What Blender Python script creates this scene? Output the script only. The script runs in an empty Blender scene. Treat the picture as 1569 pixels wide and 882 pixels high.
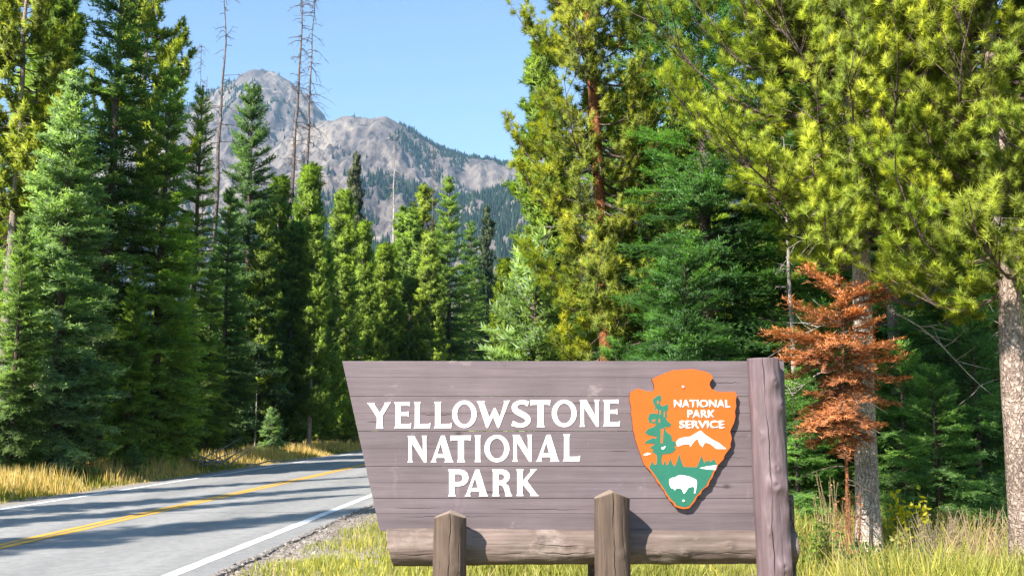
import bpy, bmesh, math, random
import numpy as np
from mathutils import Vector
from mathutils.geometry import tessellate_polygon

S = bpy.context.scene
COL = S.collection
R = math.radians

# ------------------------------------------------------------------ camera
F = 1525.0                      # focal length in photograph pixels (35 mm lens)
PITCH = math.atan(204 / F)
EYE = 1.6
cam_d = bpy.data.cameras.new("camera")
cam_d.lens = 35.0
cam_d.sensor_width = 36.0
cam_d.clip_start = 0.1
cam_d.clip_end = 12000
cam = bpy.data.objects.new("camera", cam_d)
COL.objects.link(cam)
cam.location = (0, 0, EYE)
cam.rotation_euler = (math.pi / 2 + PITCH, 0, 0)
S.camera = cam

# ------------------------------------------------------------------ light
SUN_EL = R(38)
TRAVEL = R(37)                  # light travels this far to the right of straight ahead
w = bpy.data.worlds.new("World")
S.world = w
w.use_nodes = True
nt = w.node_tree
bg = nt.nodes["Background"]
sky = nt.nodes.new("ShaderNodeTexSky")
sky.sky_type = 'NISHITA'
sky.sun_disc = False
sky.sun_elevation = SUN_EL
sky.sun_rotation = math.pi + TRAVEL
sky.altitude = 2000
sky.air_density = 1.35
sky.dust_density = 0.3
sky.ozone_density = 2.0
nt.links.new(sky.outputs[0], bg.inputs[0])
bg.inputs[1].default_value = 0.09
sl = bpy.data.lights.new("sun", 'SUN')
sl.energy = 5.0
sl.angle = R(0.53)
sl.color = (1.0, 0.93, 0.83)
sun = bpy.data.objects.new("sun", sl)
COL.objects.link(sun)
dvec = Vector((math.sin(TRAVEL) * math.cos(SUN_EL), math.cos(TRAVEL) * math.cos(SUN_EL), -math.sin(SUN_EL)))
sun.rotation_euler = dvec.to_track_quat('-Z', 'Y').to_euler()
S.view_settings.view_transform = 'Standard'
S.view_settings.look = 'None'
S.view_settings.exposure = 1.5
S.view_settings.gamma = 1.0
S.render.engine = 'CYCLES'
S.cycles.max_bounces = 8
S.cycles.diffuse_bounces = 3
S.cycles.glossy_bounces = 2
S.cycles.transmission_bounces = 4
S.cycles.volume_bounces = 0
S.cycles.transparent_max_bounces = 8


# ------------------------------------------------------------------ helpers
def at(px, py, Y):
    """Point at depth Y seen at photograph pixel (px, py)."""
    u = (px - 784.5) / F
    v = (441 - py) / F
    yr = math.cos(PITCH) - v * math.sin(PITCH)
    zr = math.sin(PITCH) + v * math.cos(PITCH)
    k = Y / yr
    return Vector((u * k, Y, EYE + zr * k))


def gx(px, Y, z=0.0):
    """World x, at depth Y, of photograph column px near height z."""
    yr = math.cos(PITCH)
    # solve for the view depth of the point
    depth = Y * math.cos(PITCH) + (z - EYE) * math.sin(PITCH)
    return (px - 784.5) / F * depth


def link(o, parent=None):
    COL.objects.link(o)
    if parent is not None:
        o.parent = parent
    return o


def tag(o, label=None, cat=None, group=None, kind=None):
    if label:
        o["label"] = label
    if cat:
        o["category"] = cat
    if group:
        o["group"] = group
    if kind:
        o["kind"] = kind
    return o


def empty(name, loc, rz=0.0):
    o = bpy.data.objects.new(name, None)
    o.empty_display_size = 0.3
    o.location = loc
    o.rotation_euler = (0, 0, rz)
    return link(o)


def np_mesh(name, V, T, mat, tint=None, smooth=False):
    """Triangle mesh from numpy arrays; tint = one float per vertex."""
    V = np.asarray(V, dtype=np.float32).reshape(-1, 3)
    T = np.asarray(T, dtype=np.int32).reshape(-1, 3)
    me = bpy.data.meshes.new(name)
    me.vertices.add(len(V))
    me.vertices.foreach_set("co", V.ravel())
    me.loops.add(len(T) * 3)
    me.loops.foreach_set("vertex_index", T.ravel())
    me.polygons.add(len(T))
    me.polygons.foreach_set("loop_start", np.arange(0, len(T) * 3, 3, dtype=np.int32))
    me.polygons.foreach_set("loop_total", np.full(len(T), 3, dtype=np.int32))
    me.polygons.foreach_set("use_smooth", np.full(len(T), smooth, dtype=bool))
    if tint is not None:
        a = me.attributes.new("tint", 'FLOAT', 'POINT')
        a.data.foreach_set("value", np.asarray(tint, dtype=np.float32))
    me.update(calc_edges=True)
    if mat:
        me.materials.append(mat)
    return me


def obj(name, me, parent=None):
    return link(bpy.data.objects.new(name, me), parent)


def bm_mesh(name, bm, mat, smooth=False):
    me = bpy.data.meshes.new(name)
    bm.normal_update()
    bm.to_mesh(me)
    bm.free()
    for p in me.polygons:
        p.use_smooth = smooth
    if mat:
        me.materials.append(mat)
    return me


def unit(a):
    return a / np.maximum(np.linalg.norm(a, axis=-1, keepdims=True), 1e-9)


def tube_np(P, rad, n=8, cap=True):
    """Tube around polyline P (k,3) with radii rad (k)."""
    P = np.asarray(P, float)
    k = len(P)
    rad = np.broadcast_to(np.asarray(rad, float), (k,))
    D = np.gradient(P, axis=0)
    D = unit(D)
    up = np.array([0, 0, 1.0]) if abs(D[0][2]) < 0.9 else np.array([1.0, 0, 0])
    A = unit(np.cross(D, up))
    B = np.cross(D, A)
    th = np.linspace(0, 2 * np.pi, n, endpoint=False)
    V = P[:, None, :] + rad[:, None, None] * (np.cos(th)[None, :, None] * A[:, None, :] + np.sin(th)[None, :, None] * B[:, None, :])
    V = V.reshape(-1, 3)
    i = np.arange(k - 1)[:, None] * n
    j = np.arange(n)[None, :]
    a = (i + j).ravel()
    b = (i + (j + 1) % n).ravel()
    T = np.concatenate([np.stack([a, b, b + n], 1), np.stack([a, b + n, a + n], 1)])
    return V, T


class Bag:
    """Collects triangles."""
    def __init__(s):
        s.V, s.T, s.C, s.n, s.N = [], [], [], 0, []

    def add(s, V, T, c=0.5, N=None):
        V = np.asarray(V, float).reshape(-1, 3)
        s.V.append(V)
        s.T.append(np.asarray(T).reshape(-1, 3) + s.n)
        s.C.append(np.broadcast_to(np.asarray(c, float), (len(V),)))
        s.n += len(V)
        if N is not None:
            s.N.append(N)

    def mesh(s, name, mat, smooth=False):
        if s.N:
            # foliage: soft normals that follow the clump, faces turned to agree with them
            V, T, N = np.concatenate(s.V), np.concatenate(s.T), np.concatenate(s.N)
            g = np.cross(V[T[:, 1]] - V[T[:, 0]], V[T[:, 2]] - V[T[:, 0]])
            flip = (g * N[T[:, 0]]).sum(1) < 0
            T[flip] = T[flip][:, [0, 2, 1]]
            me = np_mesh(name, V, T, mat, np.concatenate(s.C), True)
            me.normals_split_custom_set_from_vertices(N.tolist())
            return me
        return np_mesh(name, np.concatenate(s.V), np.concatenate(s.T), mat, np.concatenate(s.C), smooth)


def vnoise(x, y, seed=0):
    """Smooth value noise on numpy arrays."""
    rs = np.random.RandomState(seed)
    tab = rs.rand(256, 256)
    xi = np.floor(x).astype(int)
    yi = np.floor(y).astype(int)
    fx = x - xi
    fy = y - yi
    fx = fx * fx * (3 - 2 * fx)
    fy = fy * fy * (3 - 2 * fy)
    g = lambda a, b: tab[a & 255, b & 255]
    return (g(xi, yi) * (1 - fx) + g(xi + 1, yi) * fx) * (1 - fy) + (g(xi, yi + 1) * (1 - fx) + g(xi + 1, yi + 1) * fx) * fy


def fbm(x, y, oct=5, seed=0, ridged=False):
    s = 0
    a = 0.5
    for i in range(oct):
        n = vnoise(x * 2 ** i, y * 2 ** i, seed + i)
        if ridged:
            n = 1 - np.abs(2 * n - 1)
        s = s + a * n
        a *= 0.5
    return s


# ------------------------------------------------------------------ materials
def new_mat(name):
    m = bpy.data.materials.new(name)
    m.use_nodes = True
    n = m.node_tree.nodes
    b = n["Principled BSDF"]
    return m, n, m.node_tree.links, b


def ramp(n, stops):
    r = n.new("ShaderNodeValToRGB")
    e = r.color_ramp.elements
    while len(e) < len(stops):
        e.new(0.5)
    for el, (p, c) in zip(e, stops):
        el.position = p
        el.color = (*c, 1) if len(c) == 3 else c
    return r


def noise(n, l, coord, scale, detail=5, rough=0.55, stretch=None):
    t = n.new("ShaderNodeTexNoise")
    t.inputs["Scale"].default_value = scale
    t.inputs["Detail"].default_value = detail
    t.inputs["Roughness"].default_value = rough
    if stretch:
        mp = n.new("ShaderNodeMapping")
        mp.inputs["Scale"].default_value = stretch
        l.new(coord, mp.inputs[0])
        l.new(mp.outputs[0], t.inputs[0])
    else:
        l.new(coord, t.inputs[0])
    return t


def mixc(n, l, fac, a, b, mode='MIX'):
    m = n.new("ShaderNodeMix")
    m.data_type = 'RGBA'
    m.blend_type = mode
    for sock, v in ((m.inputs[0], fac), (m.inputs[6], a), (m.inputs[7], b)):
        if hasattr(v, "is_output") or hasattr(v, "links"):
            l.new(v, sock)
        elif isinstance(v, (int, float)):
            sock.default_value = v
        else:
            sock.default_value = (*v, 1)
    return m.outputs[2]


def bump(n, l, b, h, strength=0.3, dist=0.01):
    bp = n.new("ShaderNodeBump")
    bp.inputs["Strength"].default_value = strength
    bp.inputs["Distance"].default_value = dist
    l.new(h, bp.inputs["Height"])
    l.new(bp.outputs[0], b.inputs["Normal"])


def math_node(n, l, op, a, b=None):
    m = n.new("ShaderNodeMath")
    m.operation = op
    for i, v in enumerate((a, b)):
        if v is None:
            continue
        if isinstance(v, (int, float)):
            m.inputs[i].default_value = v
        else:
            l.new(v, m.inputs[i])
    return m.outputs[0]


def foliage_mat(name, trans=0.3, dark=0.55, light=1.5, shift=(1.25, 1.1, 0.6), rough=0.55):
    """Needles: the object's own colour, varied spray by spray."""
    m, n, l, b = new_mat(name)
    oi = n.new("ShaderNodeObjectInfo")
    at_ = n.new("ShaderNodeAttribute")
    at_.attribute_name = "tint"
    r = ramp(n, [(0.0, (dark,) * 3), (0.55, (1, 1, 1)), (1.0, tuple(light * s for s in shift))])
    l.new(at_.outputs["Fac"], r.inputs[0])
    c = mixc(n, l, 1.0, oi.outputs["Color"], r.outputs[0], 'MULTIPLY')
    rv_ = ramp(n, [(0.0, (0.70, 0.80, 0.85)), (0.5, (0.95, 0.97, 1.0)), (1.0, (1.18, 1.10, 0.95))])
    l.new(oi.outputs["Random"], rv_.inputs[0])
    c = mixc(n, l, 1.0, c, rv_.outputs[0], 'MULTIPLY')
    l.new(c, b.inputs["Base Color"])
    b.inputs["Roughness"].default_value = rough
    b.inputs["Specular IOR Level"].default_value = 0.35
    tr = n.new("ShaderNodeBsdfTranslucent")
    c2 = mixc(n, l, 1.0, c, (1.25, 1.35, 0.6), 'MULTIPLY')
    l.new(c2, tr.inputs[0])
    mx = n.new("ShaderNodeMixShader")
    mx.inputs[0].default_value = trans
    l.new(b.outputs[0], mx.inputs[1])
    l.new(tr.outputs[0], mx.inputs[2])
    l.new(mx.outputs[0], n["Material Output"].inputs[0])
    return m


def bark_mat(name, c_dark, c_mid, c_light, scale=9.0):
    m, n, l, b = new_mat(name)
    tc = n.new("ShaderNodeTexCoord")
    v = n.new("ShaderNodeTexVoronoi")
    v.feature = 'DISTANCE_TO_EDGE'
    v.inputs["Scale"].default_value = scale
    ns = noise(n, l, tc.outputs["Object"], 4.0, 4)
    mp = n.new("ShaderNodeMapping")
    mp.inputs["Scale"].default_value = (1.6, 1.6, 0.55)
    add = mixc(n, l, 0.3, tc.outputs["Object"], ns.outputs["Color"])
    l.new(add, mp.inputs[0])
    l.new(mp.outputs[0], v.inputs[0])
    fine = noise(n, l, tc.outputs["Object"], 45.0, 4, 0.7, (1, 1, 0.5))
    e = ramp(n, [(0.0, tuple(0.6 * a + 0.4 * q for a, q in zip(c_dark, c_mid))), (0.12, c_mid), (0.5, c_light)])
    l.new(v.outputs["Distance"], e.inputs[0])
    patch = noise(n, l, tc.outputs["Object"], 2.2, 4, 0.6, (1, 1, 0.6))
    pr = ramp(n, [(0.35, (0.75, 0.72, 0.7)), (0.65, (1.2, 1.18, 1.15))])
    l.new(patch.outputs[0], pr.inputs[0])
    fr = ramp(n, [(0.35, (0.45, 0.42, 0.40)), (0.6, (1.25, 1.25, 1.25))])
    l.new(fine.outputs[0], fr.inputs[0])
    c = mixc(n, l, 1.0, e.outputs[0], pr.outputs[0], 'MULTIPLY')
    c = mixc(n, l, 1.0, c, fr.outputs[0], 'MULTIPLY')
    l.new(c, b.inputs["Base Color"])
    b.inputs["Roughness"].default_value = 0.9
    b.inputs["Specular IOR Level"].default_value = 0.2
    h = math_node(n, l, 'ADD', math_node(n, l, 'MINIMUM', v.outputs["Distance"], 0.2), math_node(n, l, 'MULTIPLY', fine.outputs[0], 0.15))
    bump(n, l, b, h, 0.95, 0.05)
    return m


def wood_mat(name, base, dark, light, axis='X', rough=0.7, streak=0.5, wear=None, wear_amt=0.0):
    """Painted or weathered timber with grain along the given local axis."""
    m, n, l, b = new_mat(name)
    tc = n.new("ShaderNodeTexCoord")
    st = (1.2, 30, 30) if axis == 'X' else (30, 30, 1.2)
    g = noise(n, l, tc.outputs["Object"], 1.0, 6, 0.65, st)
    g2 = noise(n, l, tc.outputs["Object"], 1.0, 5, 0.6, tuple(4 * s for s in st))
    bl = noise(n, l, tc.outputs["Object"], 2.3, 5, 0.6)
    oi = n.new("ShaderNodeObjectInfo")
    r = ramp(n, [(0.28, dark), (0.5, base), (0.78, light)])
    l.new(g.outputs[0], r.inputs[0])
    br = ramp(n, [(0.3, (1 - 0.22 * streak,) * 3), (0.7, (1 + 0.25 * streak,) * 3)])
    l.new(bl.outputs[0], br.inputs[0])
    c = mixc(n, l, 1.0, r.outputs[0], br.outputs[0], 'MULTIPLY')
    rr = ramp(n, [(0.0, (0.9, 0.9, 0.9)), (1.0, (1.08, 1.07, 1.06))])
    l.new(oi.outputs["Random"], rr.inputs[0])
    c = mixc(n, l, 1.0, c, rr.outputs[0], 'MULTIPLY')
    if wear:
        wn = noise(n, l, tc.outputs["Object"], 3.0, 8, 0.7, (1, 1, 1.6) if axis == 'X' else (1.6, 1.6, 0.5))
        wr = ramp(n, [(0.58 - wear_amt, (0, 0, 0)), (0.72 - wear_amt, (1, 1, 1))])
        l.new(wn.outputs[0], wr.inputs[0])
        c = mixc(n, l, wr.outputs[0], c, wear)
    kv = n.new("ShaderNodeTexVoronoi")
    kv.inputs["Scale"].default_value = 2.6
    kmp = n.new("ShaderNodeMapping")
    kmp.inputs["Scale"].default_value = (0.8, 1, 1.3) if axis == 'X' else (1.3, 1.3, 0.8)
    l.new(tc.outputs["Object"], kmp.inputs[0])
    l.new(kmp.outputs[0], kv.inputs[0])
    kr = ramp(n, [(0.03, (0.45, 0.4, 0.4)), (0.055, (0.75, 0.72, 0.72)), (0.085, (1, 1, 1))])
    l.new(kv.outputs["Distance"], kr.inputs[0])
    c = mixc(n, l, 1.0, c, kr.outputs[0], 'MULTIPLY')
    sc_ = noise(n, l, tc.outputs["Object"], 1.0, 6, 0.7, (7, 7, 1.5))
    sr = ramp(n, [(0.60, (0, 0, 0)), (0.80, (0.35, 0.35, 0.35))])
    l.new(sc_.outputs[0], sr.inputs[0])
    c = mixc(n, l, sr.outputs[0], c, tuple(min(0.6, q * 2.0) for q in light))
    l.new(c, b.inputs["Base Color"])
    b.inputs["Roughness"].default_value = rough
    b.inputs["Specular IOR Level"].default_value = 0.3
    h = math_node(n, l, 'ADD', g.outputs[0], math_node(n, l, 'MULTIPLY', g2.outputs[0], 0.5))
    bump(n, l, b, h, 0.35, 0.006)
    return m


def paint(name, c, rough=0.5, var=0.12):
    m, n, l, b = new_mat(name)
    tc = n.new("ShaderNodeTexCoord")
    g = noise(n, l, tc.outputs["Object"], 14, 5)
    r = ramp(n, [(0.3, tuple(x * (1 - var) for x in c)), (0.7, tuple(min(1, x * (1 + var * 0.5)) for x in c))])
    l.new(g.outputs[0], r.inputs[0])
    l.new(r.outputs[0], b.inputs["Base Color"])
    b.inputs["Roughness"].default_value = rough
    fine = noise(n, l, tc.outputs["Object"], 120, 3)
    bump(n, l, b, fine.outputs[0], 0.15, 0.002)
    return m


M = {}
M["spruce"] = foliage_mat("spruce_needles", 0.48, 0.38, 1.75, (1.3, 1.12, 0.7))
M["pine"] = foliage_mat("pine_needles", 0.40, 0.34, 1.38, (1.25, 1.10, 0.7))  # dark end lowered to paint shade into the gaps between tufts
M["dead"] = foliage_mat("dead_needles", 0.25, 0.30, 1.3, (1.15, 1.05, 0.9))
M["grass"] = foliage_mat("grass_blades", 0.42, 0.6, 1.35, (1.35, 1.05, 0.8))
M["leaf"] = foliage_mat("weed_leaves", 0.4, 0.6, 1.3)
M["bark_grey"] = bark_mat("grey_bark", (0.14, 0.11, 0.09), (0.34, 0.29, 0.25), (0.48, 0.42, 0.37), 24)
M["bark_pink"] = bark_mat("pinkish_bark", (0.13, 0.095, 0.08), (0.31, 0.245, 0.21), (0.45, 0.375, 0.33), 19)
M["bark_orange"] = bark_mat("orange_bark", (0.045, 0.02, 0.012), (0.22, 0.085, 0.035), (0.36, 0.15, 0.06), 13)
M["bark_pale"] = bark_mat("pale_bark", (0.2, 0.16, 0.13), (0.46, 0.40, 0.35), (0.62, 0.56, 0.50), 26)
M["bark_dark"] = bark_mat("dark_bark", (0.04, 0.03, 0.025), (0.12, 0.09, 0.075), (0.2, 0.16, 0.14), 10)
M["snag_grey"] = bark_mat("silver_dead_wood", (0.2, 0.17, 0.15), (0.36, 0.33, 0.31), (0.52, 0.49, 0.47), 5)
M["snag_brown"] = bark_mat("brown_dead_wood", (0.07, 0.055, 0.05), (0.16, 0.13, 0.125), (0.26, 0.215, 0.21), 5)
M["sign_paint"] = wood_mat("faded_brown_paint", (0.128, 0.100, 0.110), (0.104, 0.080, 0.088), (0.158, 0.127, 0.137), 'X', 0.6, 0.6, (0.30, 0.245, 0.245), -0.03)
M["post_paint"] = wood_mat("faded_brown_post_paint", (0.125, 0.088, 0.096), (0.090, 0.062, 0.068), (0.175, 0.130, 0.140), 'Z', 0.55, 0.6, (0.30, 0.25, 0.255), -0.05)
M["log"] = wood_mat("weathered_log", (0.140, 0.103, 0.088), (0.080, 0.056, 0.047), (0.215, 0.172, 0.150), 'X', 0.8, 1.0, (0.26, 0.205, 0.175), 0.03)
M["front_post"] = wood_mat("weathered_post", (0.100, 0.070, 0.054), (0.052, 0.035, 0.027), (0.155, 0.115, 0.092), 'Z', 0.85, 0.9, (0.30, 0.225, 0.16), -0.02)
M["cap_wood"] = wood_mat("pale_top_wood", (0.26, 0.20, 0.15), (0.17, 0.13, 0.10), (0.36, 0.29, 0.22), 'X', 0.85, 0.8)  # paler wood for the post tops and the log end
M["crack"] = paint("crack_shadow_wood", (0.03, 0.02, 0.016), 0.95)
M["white"] = paint("white_paint", (0.82, 0.80, 0.80), 0.45, 0.05)
m, n, l, b = new_mat("worn_white_letter_paint")
tc = n.new("ShaderNodeTexCoord")
g = noise(n, l, tc.outputs["Object"], 1.0, 8, 0.75, (9, 9, 26))
r = ramp(n, [(0.30, (0.42, 0.35, 0.35)), (0.37, (0.70, 0.67, 0.67)), (0.45, (0.80, 0.78, 0.78))])
l.new(g.outputs[0], r.inputs[0])
l.new(r.outputs[0], b.inputs["Base Color"])
b.inputs["Roughness"].default_value = 0.6
gg = noise(n, l, tc.outputs["Object"], 1.0, 5, 0.6, (6, 60, 90))
bump(n, l, b, gg.outputs[0], 0.25, 0.004)
M["letter"] = m
M["orange"] = paint("orange_paint", (0.55, 0.090, 0.0005), 0.75, 0.06)
M["rim"] = paint("cut_edge", (0.13, 0.042, 0.014), 0.7, 0.3)
M["green"] = paint("green_paint", (0.010, 0.125, 0.078), 0.6, 0.1)
M["bolt"] = paint("galvanised_bolt", (0.6, 0.56, 0.5), 0.4)

# asphalt
m, n, l, b = new_mat("worn_asphalt")
tc = n.new("ShaderNodeTexCoord")
f1 = noise(n, l, tc.outputs["Object"], 130, 3, 0.7)
f2 = noise(n, l, tc.outputs["Object"], 1.0, 5, 0.6, (0.9, 0.09, 1))
f3 = noise(n, l, tc.outputs["Object"], 7.0, 6, 0.75)
r1 = ramp(n, [(0.3, (0.21, 0.206, 0.205)), (0.55, (0.285, 0.281, 0.277)), (0.75, (0.38, 0.375, 0.365))])
l.new(f1.outputs[0], r1.inputs[0])
r2 = ramp(n, [(0.3, (0.84, 0.84, 0.85)), (0.7, (1.12, 1.12, 1.1))])
l.new(f2.outputs[0], r2.inputs[0])
r3 = ramp(n, [(0.32, (0.78,) * 3), (0.5, (1.0,) * 3), (0.68, (1.16,) * 3)])
l.new(f3.outputs[0], r3.inputs[0])
c = mixc(n, l, 1.0, mixc(n, l, 1.0, r1.outputs[0], r2.outputs[0], 'MULTIPLY'), r3.outputs[0], 'MULTIPLY')
sx_ = n.new("ShaderNodeSeparateXYZ")
l.new(tc.outputs["Object"], sx_.inputs[0])
uu = math_node(n, l, 'SUBTRACT', sx_.outputs[0], math_node(n, l, 'MULTIPLY', sx_.outputs[1], 0.045))
wv = math_node(n, l, 'COSINE', math_node(n, l, 'MULTIPLY', math_node(n, l, 'ADD', uu, 7.07), 4.05))
rw = ramp(n, [(0.0, (1.05, 1.05, 1.05)), (1.0, (0.90, 0.90, 0.905))])
l.new(math_node(n, l, 'MULTIPLY_ADD', wv, 0.5), rw.inputs[0])
rw_in = rw.inputs[0].links[0].from_node
rw_in.inputs[2].default_value = 0.5
c = mixc(n, l, 1.0, c, rw.outputs[0], 'MULTIPLY')
f4 = noise(n, l, tc.outputs["Object"], 420, 2, 0.6)
r4 = ramp(n, [(0.34, (0.45, 0.45, 0.45)), (0.5, (1, 1, 1)), (0.68, (1.5, 1.48, 1.45))])
l.new(f4.outputs[0], r4.inputs[0])
c = mixc(n, l, 0.6, c, mixc(n, l, 1.0, c, r4.outputs[0], 'MULTIPLY'))
l.new(c, b.inputs["Base Color"])
b.inputs["Roughness"].default_value = 0.85
bump(n, l, b, f1.outputs[0], 0.5, 0.006)
M["asphalt"] = m


def worn_line(name, c, under=(0.2, 0.2, 0.2)):
    m, n, l, b = new_mat(name)
    tc = n.new("ShaderNodeTexCoord")
    f = noise(n, l, tc.outputs["Object"], 60, 5, 0.75)
    g = noise(n, l, tc.outputs["Object"], 2.5, 5, 0.6)
    s = math_node(n, l, 'ADD', math_node(n, l, 'MULTIPLY', f.outputs[0], 0.6), math_node(n, l, 'MULTIPLY', g.outputs[0], 0.4))
    r = ramp(n, [(0.38, under), (0.47, c), (0.7, tuple(min(1, x * 1.1) for x in c))])
    l.new(s, r.inputs[0])
    l.new(r.outputs[0], b.inputs["Base Color"])
    b.inputs["Roughness"].default_value = 0.7
    return m


M["line_white"] = worn_line("white_road_paint", (0.74, 0.74, 0.74))
M["line_yellow"] = worn_line("yellow_road_paint", (0.70, 0.37, 0.035))

# ground: forest floor, grassy soil near the road
m, n, l, b = new_mat("forest_floor_soil")
tc = n.new("ShaderNodeTexCoord")
f1 = noise(n, l, tc.outputs["Object"], 0.35, 6, 0.6)
f2 = noise(n, l, tc.outputs["Object"], 9, 6, 0.7)
r1 = ramp(n, [(0.35, (0.085, 0.062, 0.035)), (0.5, (0.12, 0.115, 0.040)), (0.68, (0.15, 0.155, 0.050))])
l.new(f1.outputs[0], r1.inputs[0])
r2 = ramp(n, [(0.3, (0.55, 0.52, 0.5)), (0.7, (1.35, 1.3, 1.2))])
l.new(f2.outputs[0], r2.inputs[0])
l.new(mixc(n, l, 1.0, r1.outputs[0], r2.outputs[0], 'MULTIPLY'), b.inputs["Base Color"])
b.inputs["Roughness"].default_value = 0.95
bump(n, l, b, f2.outputs[0], 0.8, 0.05)
M["ground"] = m

# gravel shoulder
m, n, l, b = new_mat("gravel_shoulder")
tc = n.new("ShaderNodeTexCoord")
v = n.new("ShaderNodeTexVoronoi")
v.inputs["Scale"].default_value = 38
l.new(tc.outputs["Object"], v.inputs[0])
g = noise(n, l, tc.outputs["Object"], 3, 6, 0.65)
rv = ramp(n, [(0.0, (0.20, 0.165, 0.135)), (0.5, (0.31, 0.27, 0.235)), (1.0, (0.44, 0.41, 0.38))])
sep = n.new("ShaderNodeSeparateColor")
l.new(v.outputs["Color"], sep.inputs[0])
l.new(sep.outputs[0], rv.inputs[0])
rg = ramp(n, [(0.3, (0.65, 0.6, 0.55)), (0.7, (1.15, 1.12, 1.05))])
l.new(g.outputs[0], rg.inputs[0])
l.new(mixc(n, l, 1.0, rv.outputs[0], rg.outputs[0], 'MULTIPLY'), b.inputs["Base Color"])
b.inputs["Roughness"].default_value = 0.95
bump(n, l, b, v.outputs["Distance"], 0.8, 0.02)
M["gravel"] = m

# mountain rock
m, n, l, b = new_mat("mountain_rock")
tc = n.new("ShaderNodeTexCoord")
f1 = noise(n, l, tc.outputs["Object"], 0.006, 9, 0.65)
f2 = noise(n, l, tc.outputs["Object"], 1.0, 8, 0.7, (0.035, 0.035, 0.006))
r1 = ramp(n, [(0.36, (0.085, 0.070, 0.066)), (0.5, (0.145, 0.122, 0.108)), (0.62, (0.25, 0.215, 0.18))])
l.new(f1.outputs[0], r1.inputs[0])
r2 = ramp(n, [(0.38, (0.35, 0.32, 0.38)), (0.5, (1, 1, 1)), (0.66, (1.45, 1.4, 1.3))])  # rock streaks, dark ones also standing in for weak relief shading
l.new(f2.outputs[0], r2.inputs[0])
l.new(mixc(n, l, 1.0, r1.outputs[0], r2.outputs[0], 'MULTIPLY'), b.inputs["Base Color"])
b.inputs["Roughness"].default_value = 0.95
bump(n, l, b, f2.outputs[0], 1.0, 16)
M["rock"] = m

# ------------------------------------------------------------------ ground, road
RAW_ROAD = lambda y: np.where(y > 62, 0.0052 * (np.maximum(y, 62) - 62) ** 2, 0.0)


def road_x(y, off):
    """x of a road line; off = metres from the centre line."""
    y = np.asarray(y, float)
    return -7.07 + 0.045 * y + off + RAW_ROAD(y)


def strip(name, o0, o1, y0, y1, z, mat, parent=None, step=1.0, wob=0.0, seed=0, wob0=0.0, cols=1):
    ys = np.arange(y0, y1 + step / 2, step)
    rs = np.random.RandomState(seed)
    V = []
    for y in ys:
        a = road_x(y, o0) + (rs.rand() - 0.5) * wob0
        c = road_x(y, o1) + (rs.rand() - 0.5) * wob
        for k in range(cols + 1):
            V.append((a + (c - a) * k / cols, y, z))
    T = []
    w_ = cols + 1
    for i in range(len(ys) - 1):
        for k in range(cols):
            p = i * w_ + k
            T += [(p, p + 1, p + 1 + w_), (p, p + 1 + w_, p + w_)]
    return obj(name, np_mesh(name, V, T, mat), parent)


gs = 3900
g = np.linspace(-1, 1, 41)
g = np.sign(g) * np.abs(g) ** 2.2 * gs
V = np.array([(x, y, 0.0) for y in g for x in g])
T = []
for i in range(40):
    for j in range(40):
        a = i * 41 + j
        T += [(a, a + 1, a + 42), (a, a + 42, a + 41)]
ground = tag(obj("ground", np_mesh("ground", V, T, M["ground"])), kind="structure")

# asphalt slab with a slightly raised, ragged right edge
ys = np.concatenate([np.arange(-30, 8, 1.0), np.arange(8, 30, 0.07), np.arange(30, 160, 0.8)])
rs = np.random.RandomState(5)
rag = (fbm(ys * 1.3, ys * 0 + 3, 5, 11) - 0.47) * 0.22
Lx = road_x(ys, -3.35)
Rx = road_x(ys, 3.55) + rag
Z = 0.03
V = []
for k in range(len(ys)):
    V += [(Lx[k] - 0.03, ys[k], -0.05), (Lx[k], ys[k], Z), (Rx[k], ys[k], Z), (Rx[k] + 0.02, ys[k], -0.05)]
T = []
for i in range(len(ys) - 1):
    for k in range(3):
        a = i * 4 + k
        T += [(a, a + 1, a + 5), (a, a + 5, a + 4)]
road = tag(obj("road", np_mesh("road", V, T, M["asphalt"])), kind="structure")
LW = 0.0035
tag(strip("edge_line", -3.03, -2.90, -30, 150, Z + 0.004, M["line_white"], None, 1.0), kind="structure")["label"] = "worn white line along the far left edge of the road"
tag(strip("edge_line", 3.0, 3.16, -30, 150, Z + 0.004, M["line_white"], None, 0.5, 0.02, 3, 0.02), kind="structure")["label"] = "broad white line along the gravel side of the road"
for o, s in ((-0.15, 0), (0.03, 1)):
    tag(strip("centre_line", o, o + 0.125, -30, 150, Z + 0.004, M["line_yellow"], None, 0.5, 0.012, 7 + s, 0.012), kind="structure")
tag(strip("gravel_shoulder", 3.5, 5.0, -20, 60, 0.006, M["gravel"], None, 0.25, 0.35, 9), kind="structure")
tag(strip("gravel_shoulder", -4.1, -3.3, -20, 120, 0.006, M["gravel"], None, 0.5, 0.1, 10, 0.4), kind="structure")
m = M["ground"].copy()
m.name = "meadow_soil"
for nd in m.node_tree.nodes:
    if nd.type == 'VALTORGB' and nd.color_ramp.elements[0].color[0] < 0.2:
        for el, c_ in zip(nd.color_ramp.elements, ((0.17, 0.14, 0.06), (0.22, 0.21, 0.06), (0.26, 0.27, 0.07))):
            el.color = (*c_, 1)
tag(strip("meadow", 4.4, 22, -10, 34, 0.0032, m, None, 0.4, 2.0, 31, 0.5, 4), kind="structure")
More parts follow.
